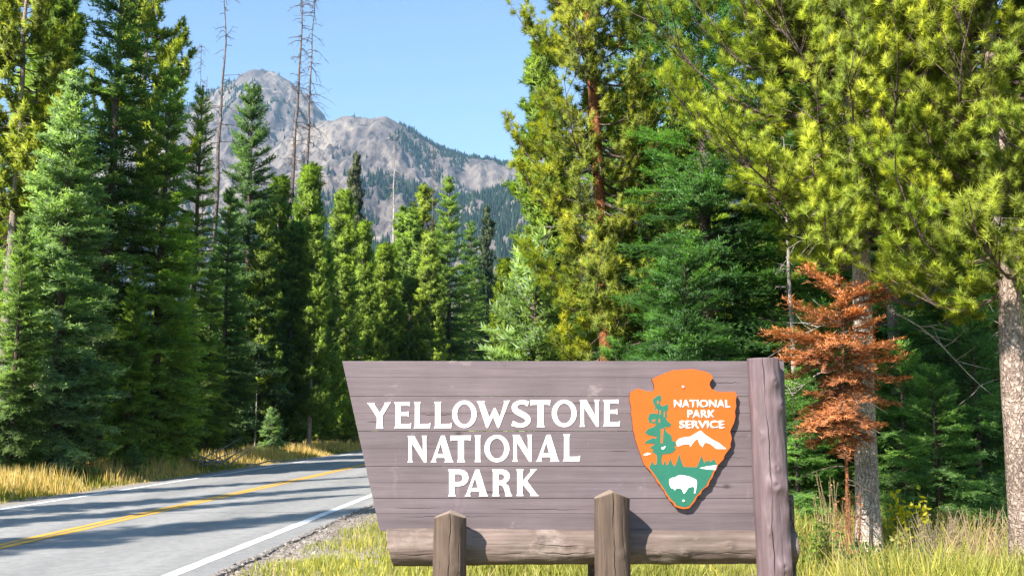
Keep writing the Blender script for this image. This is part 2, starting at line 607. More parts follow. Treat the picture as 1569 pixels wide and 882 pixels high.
# dark transverse crack lines in the asphalt
cb = Bag()
for (y0, xa, xb) in ((13.3, -12.0, -6.6), (13.0, -9.3, -6.0), (17.2, -9.4, -3.2), (26.0, -8.9, -2.7), (21.4, -6.0, -2.9)):
    xs = np.linspace(xa, xb, 40)
    yy = y0 + 0.10 * (xs - xa) + (fbm(xs * 2.1, xs * 0 + y0, 4, 3) - .5) * 0.3
    for k in range(39):
        if road_x(yy[k], -3.2) < xs[k]:
            wd = 0.012
            q = [(xs[k], yy[k] - wd, Z + .0045), (xs[k + 1], yy[k + 1] - wd, Z + .0045), (xs[k + 1], yy[k + 1] + wd, Z + .0045), (xs[k], yy[k] + wd, Z + .0045)]
            cb.add(q, [(0, 1, 2), (0, 2, 3)])
tag(obj("road_crack", cb.mesh("road_crack", M["crack"])), kind="structure")


rs = np.random.RandomState(77)
N = 7000
y = 7 + 26 * rs.rand(N) ** 1.6
off = 3.50 + np.abs(rs.normal(0, 0.30, N))
x = road_x(y, off)
sz = np.exp(rs.normal(-4.55, 0.5, N))
octv = np.array([(1, 0, 0), (-1, 0, 0), (0, 1, 0), (0, -1, 0), (0, 0, 0.7), (0, 0, -0.3)], float)
octt = np.array([(0, 2, 4), (2, 1, 4), (1, 3, 4), (3, 0, 4)])
V = np.stack([x, y, np.full(N, 0.008)], 1)[:, None, :] + octv[None] * (sz[:, None] * rs.uniform(0.7, 1.4, (N, 3)))[:, None, :] + rs.normal(0, 1, (N, 6, 3)) * (sz * 0.18)[:, None, None]
V[..., 2] += np.where(off < 3.60, 0.025, 0)[:, None]
T = (np.arange(N)[:, None, None] * 6 + octt[None]).reshape(-1, 3)
mst, n, l, b = new_mat("loose_stone")
at_ = n.new("ShaderNodeAttribute")
at_.attribute_name = "tint"
r1 = ramp(n, [(0.0, (0.09, 0.07, 0.06)), (0.5, (0.20, 0.17, 0.15)), (1.0, (0.33, 0.30, 0.28))])
l.new(at_.outputs["Fac"], r1.inputs[0])
l.new(r1.outputs[0], b.inputs["Base Color"])
b.inputs["Roughness"].default_value = 0.9
tag(obj("loose_gravel", np_mesh("loose_gravel", V.reshape(-1, 3), T, mst, np.repeat(rs.rand(N), 6))), "loose grey gravel stones along the road shoulder by the sign", "gravel", kind="stuff")

# ------------------------------------------------------------------ mountain
def elev(py):
    v = (441 - py) / F
    return (math.sin(PITCH) + v * math.cos(PITCH)) / (math.cos(PITCH) - v * math.sin(PITCH))


PEAK = [(p, q + 10) for p, q in [(60, 300), (180, 215), (250, 178), (296, 152), (330, 132), (365, 118), (400, 111), (432, 119), (455, 136), (478, 163), (500, 189), (530, 235), (570, 300), (640, 400)]]
RIDGE = [(p, q + 12) for p, q in [(150, 330), (330, 262), (420, 215), (478, 191), (530, 189), (585, 187), (612, 198), (650, 219), (700, 235), (745, 240), (800, 246), (880, 262), (960, 300), (1080, 330), (1300, 420)]]
SPUR = [(350, 430), (480, 395), (560, 372), (640, 345), (700, 318), (770, 290), (850, 268), (950, 262), (1100, 300), (1300, 380)]


def prof(pts, u):
    """ridge height / distance as a function of tan(azimuth)"""
    ux = np.array([(p[0] - 784.5) / F for p in pts])
    ez = np.array([elev(p[1]) for p in pts])
    return np.interp(u, ux, ez)


def mtn_h(X, Y):
    u = X / Y
    n1 = fbm(X / 420, Y / 420, 6, 21, True) - 0.5
    n2 = fbm(X / 110, Y / 110, 5, 31) - 0.5
    n3 = fbm(X / 55, Y / 200, 4, 41, True) - 0.5
    n4 = fbm(X / 26, Y / 60, 4, 51, True) - 0.5
    h = np.full_like(X, -30.0)
    for pts, D, front, back, amp in ((PEAK, 3000, 0.62, 0.7, 1.0), (RIDGE, 2350, 0.46, 0.3, 1.0), (SPUR, 1750, 0.40, 0.3, 0.7)):
        H = prof(pts, u) * D + EYE
        d = np.sqrt(1 + u * u) * 0 + (Y - D)
        fall = np.where(d < 0, -d * front, d * back)
        # rounded ridge crest
        k = np.clip(np.abs(d) / 250, 0, 1)
        hh = H - fall * (0.35 + 0.65 * k) + amp * (0.04 + 0.96 * k) * (n1 * 190 + n2 * 60) + amp * n3 * 50 * (0.03 + k) + 6 * n2 + n4 * 34 * (0.06 + k)
        h = np.maximum(h, hh)
    return h


NX, NY = 560, 330
us = np.linspace(-0.62, 0.50, NX)
Yg = 900 + (np.linspace(0, 1, NY) ** 0.9) * 2500
UU, YY = np.meshgrid(us, Yg)
XX = UU * YY
HH = mtn_h(XX, YY)
V = np.stack([XX, YY, HH], -1).reshape(-1, 3)
i = (np.arange(NY - 1)[:, None] * NX + np.arange(NX - 1)[None, :]).ravel()
T = np.concatenate([np.stack([i, i + 1, i + NX + 1], 1), np.stack([i, i + NX + 1, i + NX], 1)])
tag(obj("mountain", np_mesh("mountain", V, T, M["rock"], None, True)), kind="structure")
# conifers on its slopes: tiny cones, far too many to count
rs = np.random.RandomState(8)
N = 62000
u = rs.uniform(-0.45, 0.30, N)
y = rs.uniform(1000, 3100, N)
x = u * y
hz = mtn_h(x, y)
e = 12.0
gxs = (mtn_h(x + e, y) - hz) / e
gys = (mtn_h(x, y + e) - hz) / e
pyv = (hz - EYE) / y
dens = 0.75 * fbm(x / 230 + hz / 420, y / 700 + hz / 150, 4, 77) + 0.25 * fbm(x / 60, y / 160, 3, 78)
ppx = 784.5 + u * F
ppy = 645 - (hz - EYE) / y * F
thr = np.full(N, 0.525)
thr += np.where((ppx < 490) & (ppy < 270), 0.10, 0)
thr -= np.clip((ppx - 560) / 1000, 0, 0.13)
thr -= np.clip((ppy - 280) / 260, 0, 0.22)
keep = (dens > thr) & (hz > 5) & (rs.rand(N) < np.clip(0.25 + (dens - thr) * 22, 0, 1)) | (rs.rand(N) < 0.006)
# a belt of trees on the right-hand skyline
x, y, hz = x[keep], y[keep], hz[keep]
xr = rs.uniform(-0.115, 0.05, 900) * 2350
yr_ = 2350 + rs.uniform(-70, 5, 900)
x = np.concatenate([x, xr])
y = np.concatenate([y, yr_])
hz = np.concatenate([hz, mtn_h(xr, yr_)])
k = len(x)
th = np.linspace(0, 2 * np.pi, 4, endpoint=False)
hgt = rs.uniform(8, 17, k)
rad = hgt * rs.uniform(0.17, 0.24, k)
base = np.stack([x[:, None] + rad[:, None] * np.cos(th), y[:, None] + rad[:, None] * np.sin(th), np.repeat(hz[:, None] - 1.0, 4, 1)], -1)
tip = np.stack([x, y, hz + hgt], -1)[:, None, :]
V = np.concatenate([base, tip], 1).reshape(-1, 3)
o6 = np.arange(k)[:, None] * 5
T = np.concatenate([np.stack([o6[:, 0] + a, o6[:, 0] + (a + 1) % 4, o6[:, 0] + 4], 1) for a in range(4)])
tn = np.repeat(rs.uniform(0.1, 0.8, k), 5)
dw = obj("distant_forest", np_mesh("distant_forest", V, T, M["spruce"], tn))
dw.color = (0.030, 0.062, 0.036, 1)
tag(dw, "blue green conifer woods scattered over the rocky mountain slopes", "forest", kind="stuff")

# ------------------------------------------------------------------ the entrance sign
SY = 6.90                                   # depth of the panel's front face
sign = empty("entrance_sign", (at(880, 600, SY).x, SY, 0))
tag(sign, "brown wooden park entrance sign with white letters and orange arrowhead emblem", "sign")
bpy.context.view_layer.update()
SO = Vector(sign.location)


def sx(px, py, Y=SY):
    return at(px, py, Y) - SO


def prism(name, rings, Yf, thick, mat, parent, rim=None, bev=0.0):
    """Extrude polygons (outer, holes...) given as (x, z) in sign space from front depth Yf backwards."""
    polys = [[Vector((p[0], p[1], 0)) for p in r] for r in rings]
    tris = tessellate_polygon(polys)
    flat = [p for r in rings for p in r]
    nV = len(flat)
    V = [(p[0], Yf, p[1]) for p in flat] + [(p[0], Yf + thick, p[1]) for p in flat]
    Fc = []
    mi = []
    for t in tris:
        a, b_, c_ = (flat[q] for q in t)
        area = (b_[0] - a[0]) * (c_[1] - a[1]) - (b_[1] - a[1]) * (c_[0] - a[0])
        t = tuple(t) if area > 0 else tuple(reversed(t))
        Fc.append(t)
        mi.append(0)
        Fc.append(tuple(q + nV for q in reversed(t)))
        mi.append(0)
    o = 0
    for r in rings:
        k = len(r)
        for q in range(k):
            a, b_ = o + q, o + (q + 1) % k
            Fc.append((a, b_, b_ + nV, a + nV))
            mi.append(1 if rim else 0)
        o += k
    me = bpy.data.meshes.new(name)
    me.from_pydata(V, [], Fc)
    me.materials.append(mat)
    if rim:
        me.materials.append(rim)
        me.polygons.foreach_set("material_index", mi)
    me.update()
    bm = bmesh.new()
    bm.from_mesh(me)
    bmesh.ops.recalc_face_normals(bm, faces=bm.faces)
    bm.to_mesh(me)
    bm.free()
    return obj(name, me, parent)


# planks: x of the slanted left end at a height
zt = sx(525, 556).z
zb = sx(582, 812).z
xlt, xlb = sx(525, 556).x, sx(582, 812).x
xr_top = sx(1201, 550).x


def left_x(z):
    return xlt + (xlb - xlt) * (zt - z) / (zt - zb)


seams = [(552.5, 0), (578, 1), (607, 0), (633, 1), (660, 0), (687, 1), (714, 0), (739, 1), (763, 0), (786, 1), (813, 0)]
rnd = random.Random(3)
for k in range(10):
    (pa, ka), (pb, kb) = seams[k], seams[k + 1]
    z1 = sx(880, pa).z - (0.0015 if ka == 0 else 0.0004)
    z0 = sx(880, pb).z + (0.0015 if kb == 0 else 0.0004)
    yo = rnd.uniform(-0.0015, 0.0015)
    bm = bmesh.new()
    vs = [bm.verts.new(p) for p in ((left_x(z0), yo, z0), (xr_top, yo, z0), (xr_top, yo, z1), (left_x(z1), yo, z1),
                                    (left_x(z0), yo + .06, z0), (xr_top, yo + .06, z0), (xr_top, yo + .06, z1), (left_x(z1), yo + .06, z1))]
    for f in ((0, 1, 2, 3), (7, 6, 5, 4), (0, 4, 5, 1), (1, 5, 6, 2), (2, 6, 7, 3), (3, 7, 4, 0)):
        bm.faces.new([vs[q] for q in f])
    te = [e for e in bm.edges if abs(e.verts[0].co.y - yo) < 1e-5 and abs(e.verts[1].co.y - yo) < 1e-5]
    bmesh.ops.bevel(bm, geom=te, offset=0.0025, segments=2, affect='EDGES', profile=0.6)
    bmesh.ops.recalc_face_normals(bm, faces=bm.faces)
    obj("plank", bm_mesh("plank", bm, M["sign_paint"]), sign)
# hairline checks in the planks
cr = Bag()
rs = np.random.RandomState(12)
for (xa, xb, py) in ((640, 700, 634), (870, 920, 616), (1030, 1130, 744), (610, 760, 790), (760, 900, 779), (560, 590, 645), (1080, 1140, 585), (930, 965, 690), (600, 680, 777), (700, 790, 752), (1100, 1150, 700)):
    xs = np.linspace(xa, xb, 16)
    for q in range(15):
        j0, j1 = rs.rand(2) * 1.2
        wd = 0.35 * math.sin(math.pi * (q + 0.5) / 15)
        p = [sx(xs[q], py + j0 - wd), sx(xs[q], py + j0 + wd), sx(xs[q + 1], py + j0 + wd), sx(xs[q + 1], py + j0 - wd)]
        cr.add([(v.x, -0.0022, v.z) for v in p], [(0, 1, 2), (0, 2, 3)])
obj("hairline_crack", cr.mesh("hairline_crack", M["crack"]), sign)["kind"] = "stuff"

# ---- letters, outlined from their own strokes in a 0..1 box
def ell(cx, cy, rx, ry, n=40):
    return [(cx + rx * math.cos(2 * math.pi * q / n), cy + ry * math.sin(2 * math.pi * q / n)) for q in range(n)]


def ribbon(pts, wid, n=8):
    P = [np.array(p, float) for p in pts]
    P = [2 * P[0] - P[1]] + P + [2 * P[-1] - P[-2]]
    W = [wid[0]] + list(wid) + [wid[-1]]
    C, D = [], []
    for q in range(1, len(P) - 2):
        for s in range(n + (1 if q == len(P) - 3 else 0)):
            t = s / n
            a, b_, c_, d_ = P[q - 1:q + 3]
            C.append(0.5 * ((2 * b_) + (-a + c_) * t + (2 * a - 5 * b_ + 4 * c_ - d_) * t * t + (-a + 3 * b_ - 3 * c_ + d_) * t ** 3))
            D.append(W[q] + (W[q + 1] - W[q]) * t)
    C = np.array(C)
    tg = np.gradient(C, axis=0)
    tg /= np.linalg.norm(tg, axis=1, keepdims=True)
    nn = np.stack([-tg[:, 1], tg[:, 0]], 1) * np.array(D)[:, None] / 2
    return [tuple(p) for p in C + nn] + [tuple(p) for p in (C - nn)[::-1]]


GL = {
    "Y": [[(48, 63), (93, 64), (90, 72), (123, 122), (152, 70), (150, 62), (188, 60), (178, 74), (139, 140), (139, 200), (144, 215), (100, 215), (105, 200), (106, 148), (60, 76)]],
    "E": [[(207, 61), (298, 59), (297, 84), (288, 80), (245, 81), (245, 118), (283, 117), (290, 112), (291, 146), (284, 140), (245, 140), (245, 188), (294, 188), (306, 182), (303, 213), (207, 214), (214, 200), (215, 76)]],
    "L": [[(322, 60), (362, 60), (356, 74), (356, 188), (408, 187), (420, 181), (416, 213), (320, 214), (326, 200), (327, 74)]],
    "O": [ell(618, 130, 72, 79), ell(618, 130, 43, 58)],
    "W": [[(690, 53), (738, 51), (733, 61), (765, 148), (792, 92), (800, 92), (826, 148), (852, 60), (848, 50), (886, 48), (877, 62), (824, 203), (817, 211), (810, 203), (787, 143), (759, 203), (752, 211), (745, 203), (700, 66)]],
    "S": [ribbon([(994, 70), (968, 60), (938, 63), (916, 82), (922, 108), (950, 126), (982, 146), (992, 168), (976, 190), (944, 197), (902, 184)], [30, 24, 24, 29, 33, 34, 33, 29, 24, 23, 31])],
    "T": [[(1005, 47), (1123, 46), (1119, 78), (1110, 73), (1082, 72), (1082, 190), (1089, 206), (1042, 206), (1048, 190), (1048, 73), (1016, 74), (1006, 80)]],
    "N": [[(1293, 45), (1333, 45), (1385, 138), (1384, 60), (1378, 44), (1410, 44), (1405, 60), (1406, 203), (1392, 203), (1318, 88), (1319, 188), (1324, 203), (1292, 203), (1298, 188), (1298, 60)]],
    "A": [[(482, 257), (504, 256), (547, 396), (556, 411), (502, 412), (508, 399), (503, 385), (455, 385), (450, 399), (455, 412), (420, 412), (430, 398)], [(480, 302), (460, 363), (497, 363)]],
    "I": [[(678, 255), (716, 255), (711, 270), (711, 395), (716, 410), (678, 410), (683, 395), (683, 270)]],
    "P": [[(523, 455), (596, 455), (620, 461), (637, 478), (643, 502), (637, 526), (620, 544), (596, 551), (562, 553), (562, 597), (568, 611), (523, 611), (529, 597), (529, 468)],
          [(562, 481), (562, 527), (590, 527), (604, 519), (609, 503), (604, 488), (590, 481)]],
    "R": [[(782, 453), (843, 453), (866, 460), (881, 476), (885, 497), (878, 518), (860, 534), (878, 550), (889, 590), (900, 610), (858, 610), (860, 596), (850, 562), (840, 547), (821, 543), (821, 597), (826, 610), (782, 610), (788, 597), (788, 468)],
          [(820, 480), (820, 519), (837, 518), (850, 510), (854, 498), (850, 487), (838, 480)]],
    "K": [[(925, 453), (967, 453), (961, 467), (961, 522), (1008, 466), (1006, 452), (1044, 452), (1032, 464), (986, 520), (1042, 597), (1056, 609), (1006, 609), (1008, 597), (961, 540), (961, 595), (967, 609), (925, 609), (930, 595), (930, 467)]],
}
LINES = [
    ("YELLOWSTONE", [(48, 188, 61, 215), (207, 307, 59, 214), (322, 420, 59, 214), (440, 545, 58, 214), (547, 690, 50, 211), (690, 886, 50, 212), (893, 1007, 48, 208), (1005, 1123, 48, 206), (1131, 1276, 46, 206), (1293, 1410, 46, 204), (1430, 1530, 45, 203)]),
    ("NATIONAL", [(285, 400, 256, 413), (420, 555, 255, 412), (537, 658, 255, 411), (678, 716, 254, 410), (736, 882, 251, 411), (900, 1016, 250, 408), (1038, 1175, 250, 408), (1196, 1297, 248, 406)]),
    ("PARK", [(523, 643, 454, 611), (620, 758, 454, 611), (780, 900, 453, 610), (923, 1056, 452, 609)]),
]
for word, boxes in LINES:
    for ch, (x0, x1, y0, y1) in zip(word, boxes):
        rings = GL[ch]
        ax = [p[0] for p in rings[0]]
        ay = [p[1] for p in rings[0]]
        out = []
        for r in rings:
            rr = []
            for (a, b_) in r:
                X = x0 + (a - min(ax)) / (max(ax) - min(ax)) * (x1 - x0)
                Yp = y0 + (b_ - min(ay)) / (max(ay) - min(ay)) * (y1 - y0)
                p = sx(550 + X / 3.827, 600 + Yp / 3.827)
                rr.append((p.x, p.z))
            out.append(rr)
        o = prism("letter", out, -0.0045, 0.003, M["letter"], sign)
        o["label"] = "white letter %s in the word %s" % (ch, word)

# ---- arrowhead emblem
EY = 0.045
emb = None


def z1(p):
    v = sx(960 + p[0] / 7.35, 560 + p[1] / 7.35, SY - EY)
    return (v.x, v.z)


def z2(p):
    return z1((p[0], p[1] + 808.5))


up = [(40, 300), (85, 272), (130, 255), (180, 272), (220, 285), (290, 291), (315, 268), (312, 225), (298, 180), (285, 150), (340, 122), (400, 95), (460, 72), (520, 50), (630, 42), (750, 38), (830, 54), (900, 68), (950, 98), (972, 138), (940, 180), (933, 215), (955, 258), (1020, 290), (1100, 296), (1170, 290), (1222, 297), (1240, 335), (1228, 400), (1236, 450), (1220, 510), (1226, 570), (1210, 640), (1185, 690), (1165, 740), (1182, 800)]
lowr = [(1184, 15), (1168, 70), (1172, 105), (1130, 160), (1100, 205), (1092, 240), (1050, 285), (1030, 305), (1015, 350), (985, 390), (970, 440), (935, 490), (920, 540), (880, 565), (850, 592), (835, 630), (800, 655), (765, 720), (735, 755), (705, 792), (640, 802), (590, 790), (540, 772), (520, 735), (480, 702), (462, 665), (440, 645), (425, 600), (392, 565), (375, 530), (340, 497), (325, 455), (300, 425), (265, 375), (240, 347), (205, 310), (188, 280), (170, 220), (150, 165), (130, 110), (100, 20)]
lowl = [(95, 790), (80, 745), (72, 690), (66, 620), (52, 540), (58, 480), (45, 430), (34, 380)]
outline = [z1(p) for p in up] + [z2(p) for p in lowr] + [z1(p) for p in lowl]
emb = prism("arrowhead_emblem", [outline], -EY, EY - 0.002, M["orange"], sign, M["rim"])
emb["label"] = "orange and green arrowhead emblem with tree, mountain and bison"
lay = -EY - 0.002
greenp = [(252, 332), (290, 262), (308, 300), (410, 304), (432, 250), (445, 300), (465, 305), (492, 228), (515, 290), (540, 322), (565, 270), (592, 180), (612, 250), (640, 325), (790, 330), (815, 272), (845, 198), (865, 260), (878, 287), (892, 245), (905, 272), (922, 240), (940, 272), (988, 238), (1002, 275), (1018, 295), (1000, 352), (970, 384), (952, 435), (915, 488), (900, 535), (845, 580), (815, 622), (785, 648), (748, 712), (700, 772), (642, 782), (560, 762), (535, 722), (495, 690), (455, 630), (410, 560), (350, 470), (315, 415), (275, 362)]
prism("meadow_field", [[z2(p) for p in greenp]], lay, 0.0035, M["green"], emb)
treep = [(335, 345), (360, 328), (390, 340), (388, 385), (372, 425), (398, 455), (430, 445), (462, 428), (470, 480), (448, 520), (460, 560), (440, 590), (470, 630), (505, 655), (490, 685), (450, 690), (430, 715), (470, 760), (500, 775), (512, 815), (505, 840), (548, 850), (556, 890), (535, 900), (555, 935), (520, 975), (480, 988), (410, 995), (398, 1010), (392, 1060), (398, 1112), (335, 1112), (342, 1050), (335, 1000), (285, 965), (300, 940), (262, 925), (290, 895), (330, 880), (250, 872), (200, 876), (228, 838), (290, 815), (320, 795), (240, 778), (205, 752), (245, 705), (300, 690), (345, 655), (255, 640), (240, 600), (252, 545), (300, 530), (335, 540), (310, 490), (325, 460), (300, 425), (292, 380)]
prism("tree_emblem", [[z1(p) for p in treep]], lay - 0.0005, 0.0035, M["green"], emb)
for q, pl in enumerate(([(385, 712), (418, 705), (412, 770), (405, 870), (385, 870)], [(330, 480), (352, 500), (345, 545), (325, 530)], [(285, 610), (325, 602), (318, 628), (285, 630)], [(372, 500), (388, 505), (382, 545), (370, 550)], [(418, 520), (430, 512), (432, 570), (420, 580)], [(300, 800), (340, 800), (322, 822)], [(362, 590), (375, 600), (375, 635), (362, 640)], [(340, 395), (365, 400), (350, 440)], [(305, 655), (335, 650), (320, 668)], [(425, 690), (460, 690), (430, 700)])):
    prism("branch_gap", [[z1(p) for p in pl]], lay - 0.0012, 0.0035, M["orange"], emb)
mtn = [(556, 862), (590, 820), (640, 806), (720, 795), (780, 757), (832, 728), (880, 772), (960, 826), (1040, 868), (1122, 934), (1010, 934), (945, 880), (895, 862), (868, 880), (856, 915), (822, 880), (800, 822), (768, 840), (738, 880), (716, 912), (712, 880), (640, 884), (572, 908)]
prism("snow_peak", [[z1(p) for p in mtn]], lay - 0.0004, 0.003, M["white"], emb)
prism("lake", [[z2(p) for p in ((820, 341), (900, 322), (1014, 307), (998, 362), (900, 354))]], lay - 0.0009, 0.003, M["white"], emb)
prism("snow_patch", [[z2(p) for p in ((188, 192), (236, 168), (278, 180), (215, 202))]], lay - 0.0004, 0.003, M["white"], emb)
prism("snow_patch", [[z2(p) for p in ((388, 112), (440, 93), (424, 124), (398, 132))]], lay - 0.001, 0.003, M["white"], emb)
bis = [(478, 500), (482, 468), (510, 450), (548, 446), (570, 428), (604, 420), (650, 424), (700, 434), (752, 456), (785, 474), (792, 500), (788, 545), (780, 590), (770, 628), (758, 620), (766, 570), (750, 548), (716, 556), (690, 566), (672, 600), (645, 630), (632, 606), (622, 578), (580, 566), (560, 572), (540, 592), (528, 572), (502, 566), (488, 540)]
prism("bison_emblem", [[z2(p) for p in bis]], lay - 0.0009, 0.003, M["white"], emb)
for (a, b_) in ((532, 482), (668, 518), (508, 492)):
    prism("bison_mark", [[z2((a + 4 * math.cos(t), b_ + 9 * math.sin(t))) for t in np.linspace(0, 6.28, 8)[:-1]]], lay - 0.0014, 0.003, M["rim"], emb)
for fn, (a, b_) in ((z1, (635, 236)), (z2, (640, 708)), (z1, (262, 240))):
    cx, cz = fn((a, b_))
    if a == 262:
        continue
    prism("bolt", [[(cx + .0085 * math.cos(t), cz + .0085 * math.sin(t)) for t in np.linspace(0, 2 * math.pi, 9)[:-1]]], lay - 0.006, 0.009, M["bolt"], emb)
# small lettering on the emblem
for txt, (x0, x1, y0, y1) in (("NATIONAL", (535, 1168, 382, 472)), ("PARK", (686, 1002, 498, 587)), ("SERVICE", (596, 1102, 616, 706))):
    cu = bpy.data.curves.new("word", 'FONT')
    cu.body = txt
    cu.size = 1
    cu.offset = 0.028
    cu.extrude = 0.0
    cu.resolution_u = 4
    to = bpy.data.objects.new("word", cu)
    COL.objects.link(to)
    dg = bpy.context.evaluated_depsgraph_get()
    me = bpy.data.meshes.new_from_object(to.evaluated_get(dg))
    bpy.data.objects.remove(to)
    co = np.array([v.co[:] for v in me.vertices])
    (xa, za), (xb, zb_) = z1((x0, y1)), z1((x1, y0))
    mn, mx_ = co.min(0), co.max(0)
    for v in me.vertices:
        v.co = (xa + (v.co.x - mn[0]) / (mx_[0] - mn[0]) * (xb - xa), 0, za + (v.co.y - mn[1]) / (mx_[1] - mn[1]) * (zb_ - za))
    bm = bmesh.new()
    bm.from_mesh(me)
    bmesh.ops.translate(bm, verts=bm.verts, vec=(0, lay - 0.0004, 0))
    ex = bmesh.ops.extrude_face_region(bm, geom=bm.faces[:])
    bmesh.ops.translate(bm, verts=[q for q in ex["geom"] if isinstance(q, bmesh.types.BMVert)], vec=(0, 0.003, 0))
    bmesh.ops.recalc_face_normals(bm, faces=bm.faces)
    bm.to_mesh(me)
    bm.free()
    me.materials.clear()
    me.materials.append(M["white"])
    o = obj("word", me, emb)
    o["label"] = "small white word " + txt


# ---- logs and posts
def log_mesh(name, length, r0, r1, mat, axis='Z', seed=0, knots=(), cracks=(), flats=(), nseg=56, nlen=110, cap=None, gable=None, wob=0.006, lean=0.0, tilt_end=(0, 0)):
    """A round timber from 0 to length. knots: (t, theta, height, size); cracks: (theta, t0, t1, depth)."""
    th = np.linspace(0, 2 * np.pi, nseg, endpoint=False)
    for (a, *_r) in cracks:
        th = np.concatenate([th, np.mod(a + np.array([-7, -3.0, -1.2, 0, 1.2, 3.0, 7]) * 0.001 / r0, 2 * np.pi)])
    th = np.unique(np.round(th, 6))
    nseg = len(th)
    tt = np.linspace(0, 1, nlen)
    TT, TH = np.meshgrid(tt, th, indexing='ij')
    shift = TH * 0
    for (a, *_r) in cracks:
        da = np.angle(np.exp(1j * (TH - a)))
        shift = shift + (0.05 * np.sin(TT * 11 + seed + a) + 0.03 * np.sin(TT * 37 + a) + 0.012 * np.sin(TT * 120)) * np.exp(-(da / 0.25) ** 2)
    TH0 = TH
    TH = TH + shift
    rad = r0 + (r1 - r0) * TT
    rs_ = np.random.RandomState(seed)
    X = np.cos(TH) * 1.6 + 5
    Y_ = np.sin(TH) * 1.6 + 5
    rad = rad + wob * 2 * (fbm(X + seed, Y_ * 1.3 + TT * length * 1.1, 4, seed) - 0.5) + wob * 1.2 * (fbm(TH * 3.0 * 256 / 256, TT * length * 7, 3, seed + 9) - 0.5)
    for (t, a, h, s) in knots:
        da = np.angle(np.exp(1j * (TH - a)))
        d2 = (da * r0 / s) ** 2 + ((TT - t) * length / s) ** 2
        rad = rad + h * np.exp(-d2) - h * 0.7 * np.exp(-d2 * 7)
        # swelling below the knot
        d3 = (da * r0 / (s * 2.2)) ** 2 + ((TT - t) * length / (s * 1.6)) ** 2
        rad = rad + h * 0.35 * np.exp(-d3)
    for (a, t0, t1, dep) in cracks:
        da = np.angle(np.exp(1j * (TH0 - a)))
        win = np.clip(np.minimum(TT - t0, t1 - TT) * 12, 0, 1) * (0.55 + 0.45 * np.sin(TT * 23 + a * 5))
        rad = rad - dep * win * np.clip(1 - np.abs(da) * r0 / 0.0031, 0, 1)
    for (a, dist) in flats:
        c_ = np.cos(np.angle(np.exp(1j * (TH - a))))
        lim = np.where(c_ > 0.2, dist / np.maximum(c_, 0.2), 9)
        rad = np.minimum(rad, lim)
    px_, py_ = np.cos(TH) * rad, np.sin(TH) * rad
    pz = TT * length
    if gable is not None:
        ridge_drop = np.abs(px_) * gable
        k = np.clip((TT - 0.88) / 0.12, 0, 1)
        pz = pz - ridge_drop * k
    if axis == 'X':
        end = px_ * 0
        t0k = np.clip(1 - TT / 0.06, 0, 1)
        end = (-py_) * 0
        V = np.stack([pz + t0k * (-(px_)) * tilt_end[0], py_, -px_], -1)
        if tilt_end[0]:
            V[..., 0] = pz + t0k * tilt_end[0] * V[..., 2]
    else:
        V = np.stack([px_ + lean * TT, py_, pz], -1)
    V = V.reshape(-1, 3)
    i_ = np.arange(nlen - 1)[:, None] * nseg
    j_ = np.arange(nseg)[None, :]
    a_ = (i_ + j_).ravel()
    b_ = (i_ + (j_ + 1) % nseg).ravel()
    T_ = np.concatenate([np.stack([a_, b_, b_ + nseg], 1), np.stack([a_, b_ + nseg, a_ + nseg], 1)])
    # caps
    nb = len(V)
    c0 = V[:nseg].mean(0)
    c1 = V[-nseg:].mean(0)
    if gable is not None:
        # gabled cap: a ridge line of two points
        c1 = np.array([lean, 0, length])
    V = np.concatenate([V, [c0, c1]])
    q = np.arange(nseg)
    capT = np.concatenate([np.stack([np.full(nseg, nb), (q + 1) % nseg, q], 1)])
    top = (nlen - 1) * nseg
    capT1 = np.stack([np.full(nseg, nb + 1), top + q, top + (q + 1) % nseg], 1)
    Tall = np.concatenate([T_, capT, capT1])
    me = np_mesh(name, V, Tall, mat)
    sm = np.ones(len(Tall), bool)
    sm[len(T_):] = False
    me.polygons.foreach_set("use_smooth", sm)
    if cap:
        me.materials.append(cap)
        mi = np.zeros(len(Tall), np.int32)
        mi[len(T_) + nseg:] = 1
        me.polygons.foreach_set("material_index", mi)
    return me


def place_part(name, me, loc, label=None, rot=(0, 0, 0)):
    o = obj(name, me, sign)
    o.location = loc
    o.rotation_euler = rot
    if label:
        o["label"] = label
    return o


FR = -math.pi / 2      # angle of the side that faces the camera
# horizontal log under the panel
pl = sx(597, 838, 6.86)
pr = sx(1221, 829, 6.86)
beam = log_mesh("base_log", pr.x - pl.x, 0.128, 0.112, M["log"], 'X', 4, knots=((0.18, FR + .5, 0.012, 0.03), (0.36, FR - .3, 0.015, .03), (0.47, FR + .1, 0.012, 0.03), (0.72, FR + .3, .013, .03), (.83, FR - .2, .012, .03)),
                cracks=((FR + 0.35, 0.0, 0.33, 0.02), (FR + 0.15, 0.36, 0.62, 0.02), (FR + 0.4, 0.64, 0.95, 0.02), (FR - 0.2, 0.2, 0.5, .012)), nseg=72, nlen=240, wob=0.012, tilt_end=(-0.22, 0), cap=M["cap_wood"])
place_part("base_log", beam, (pl.x, -0.04 + 0.055, pl.z), "long weathered log lying under the sign panel")
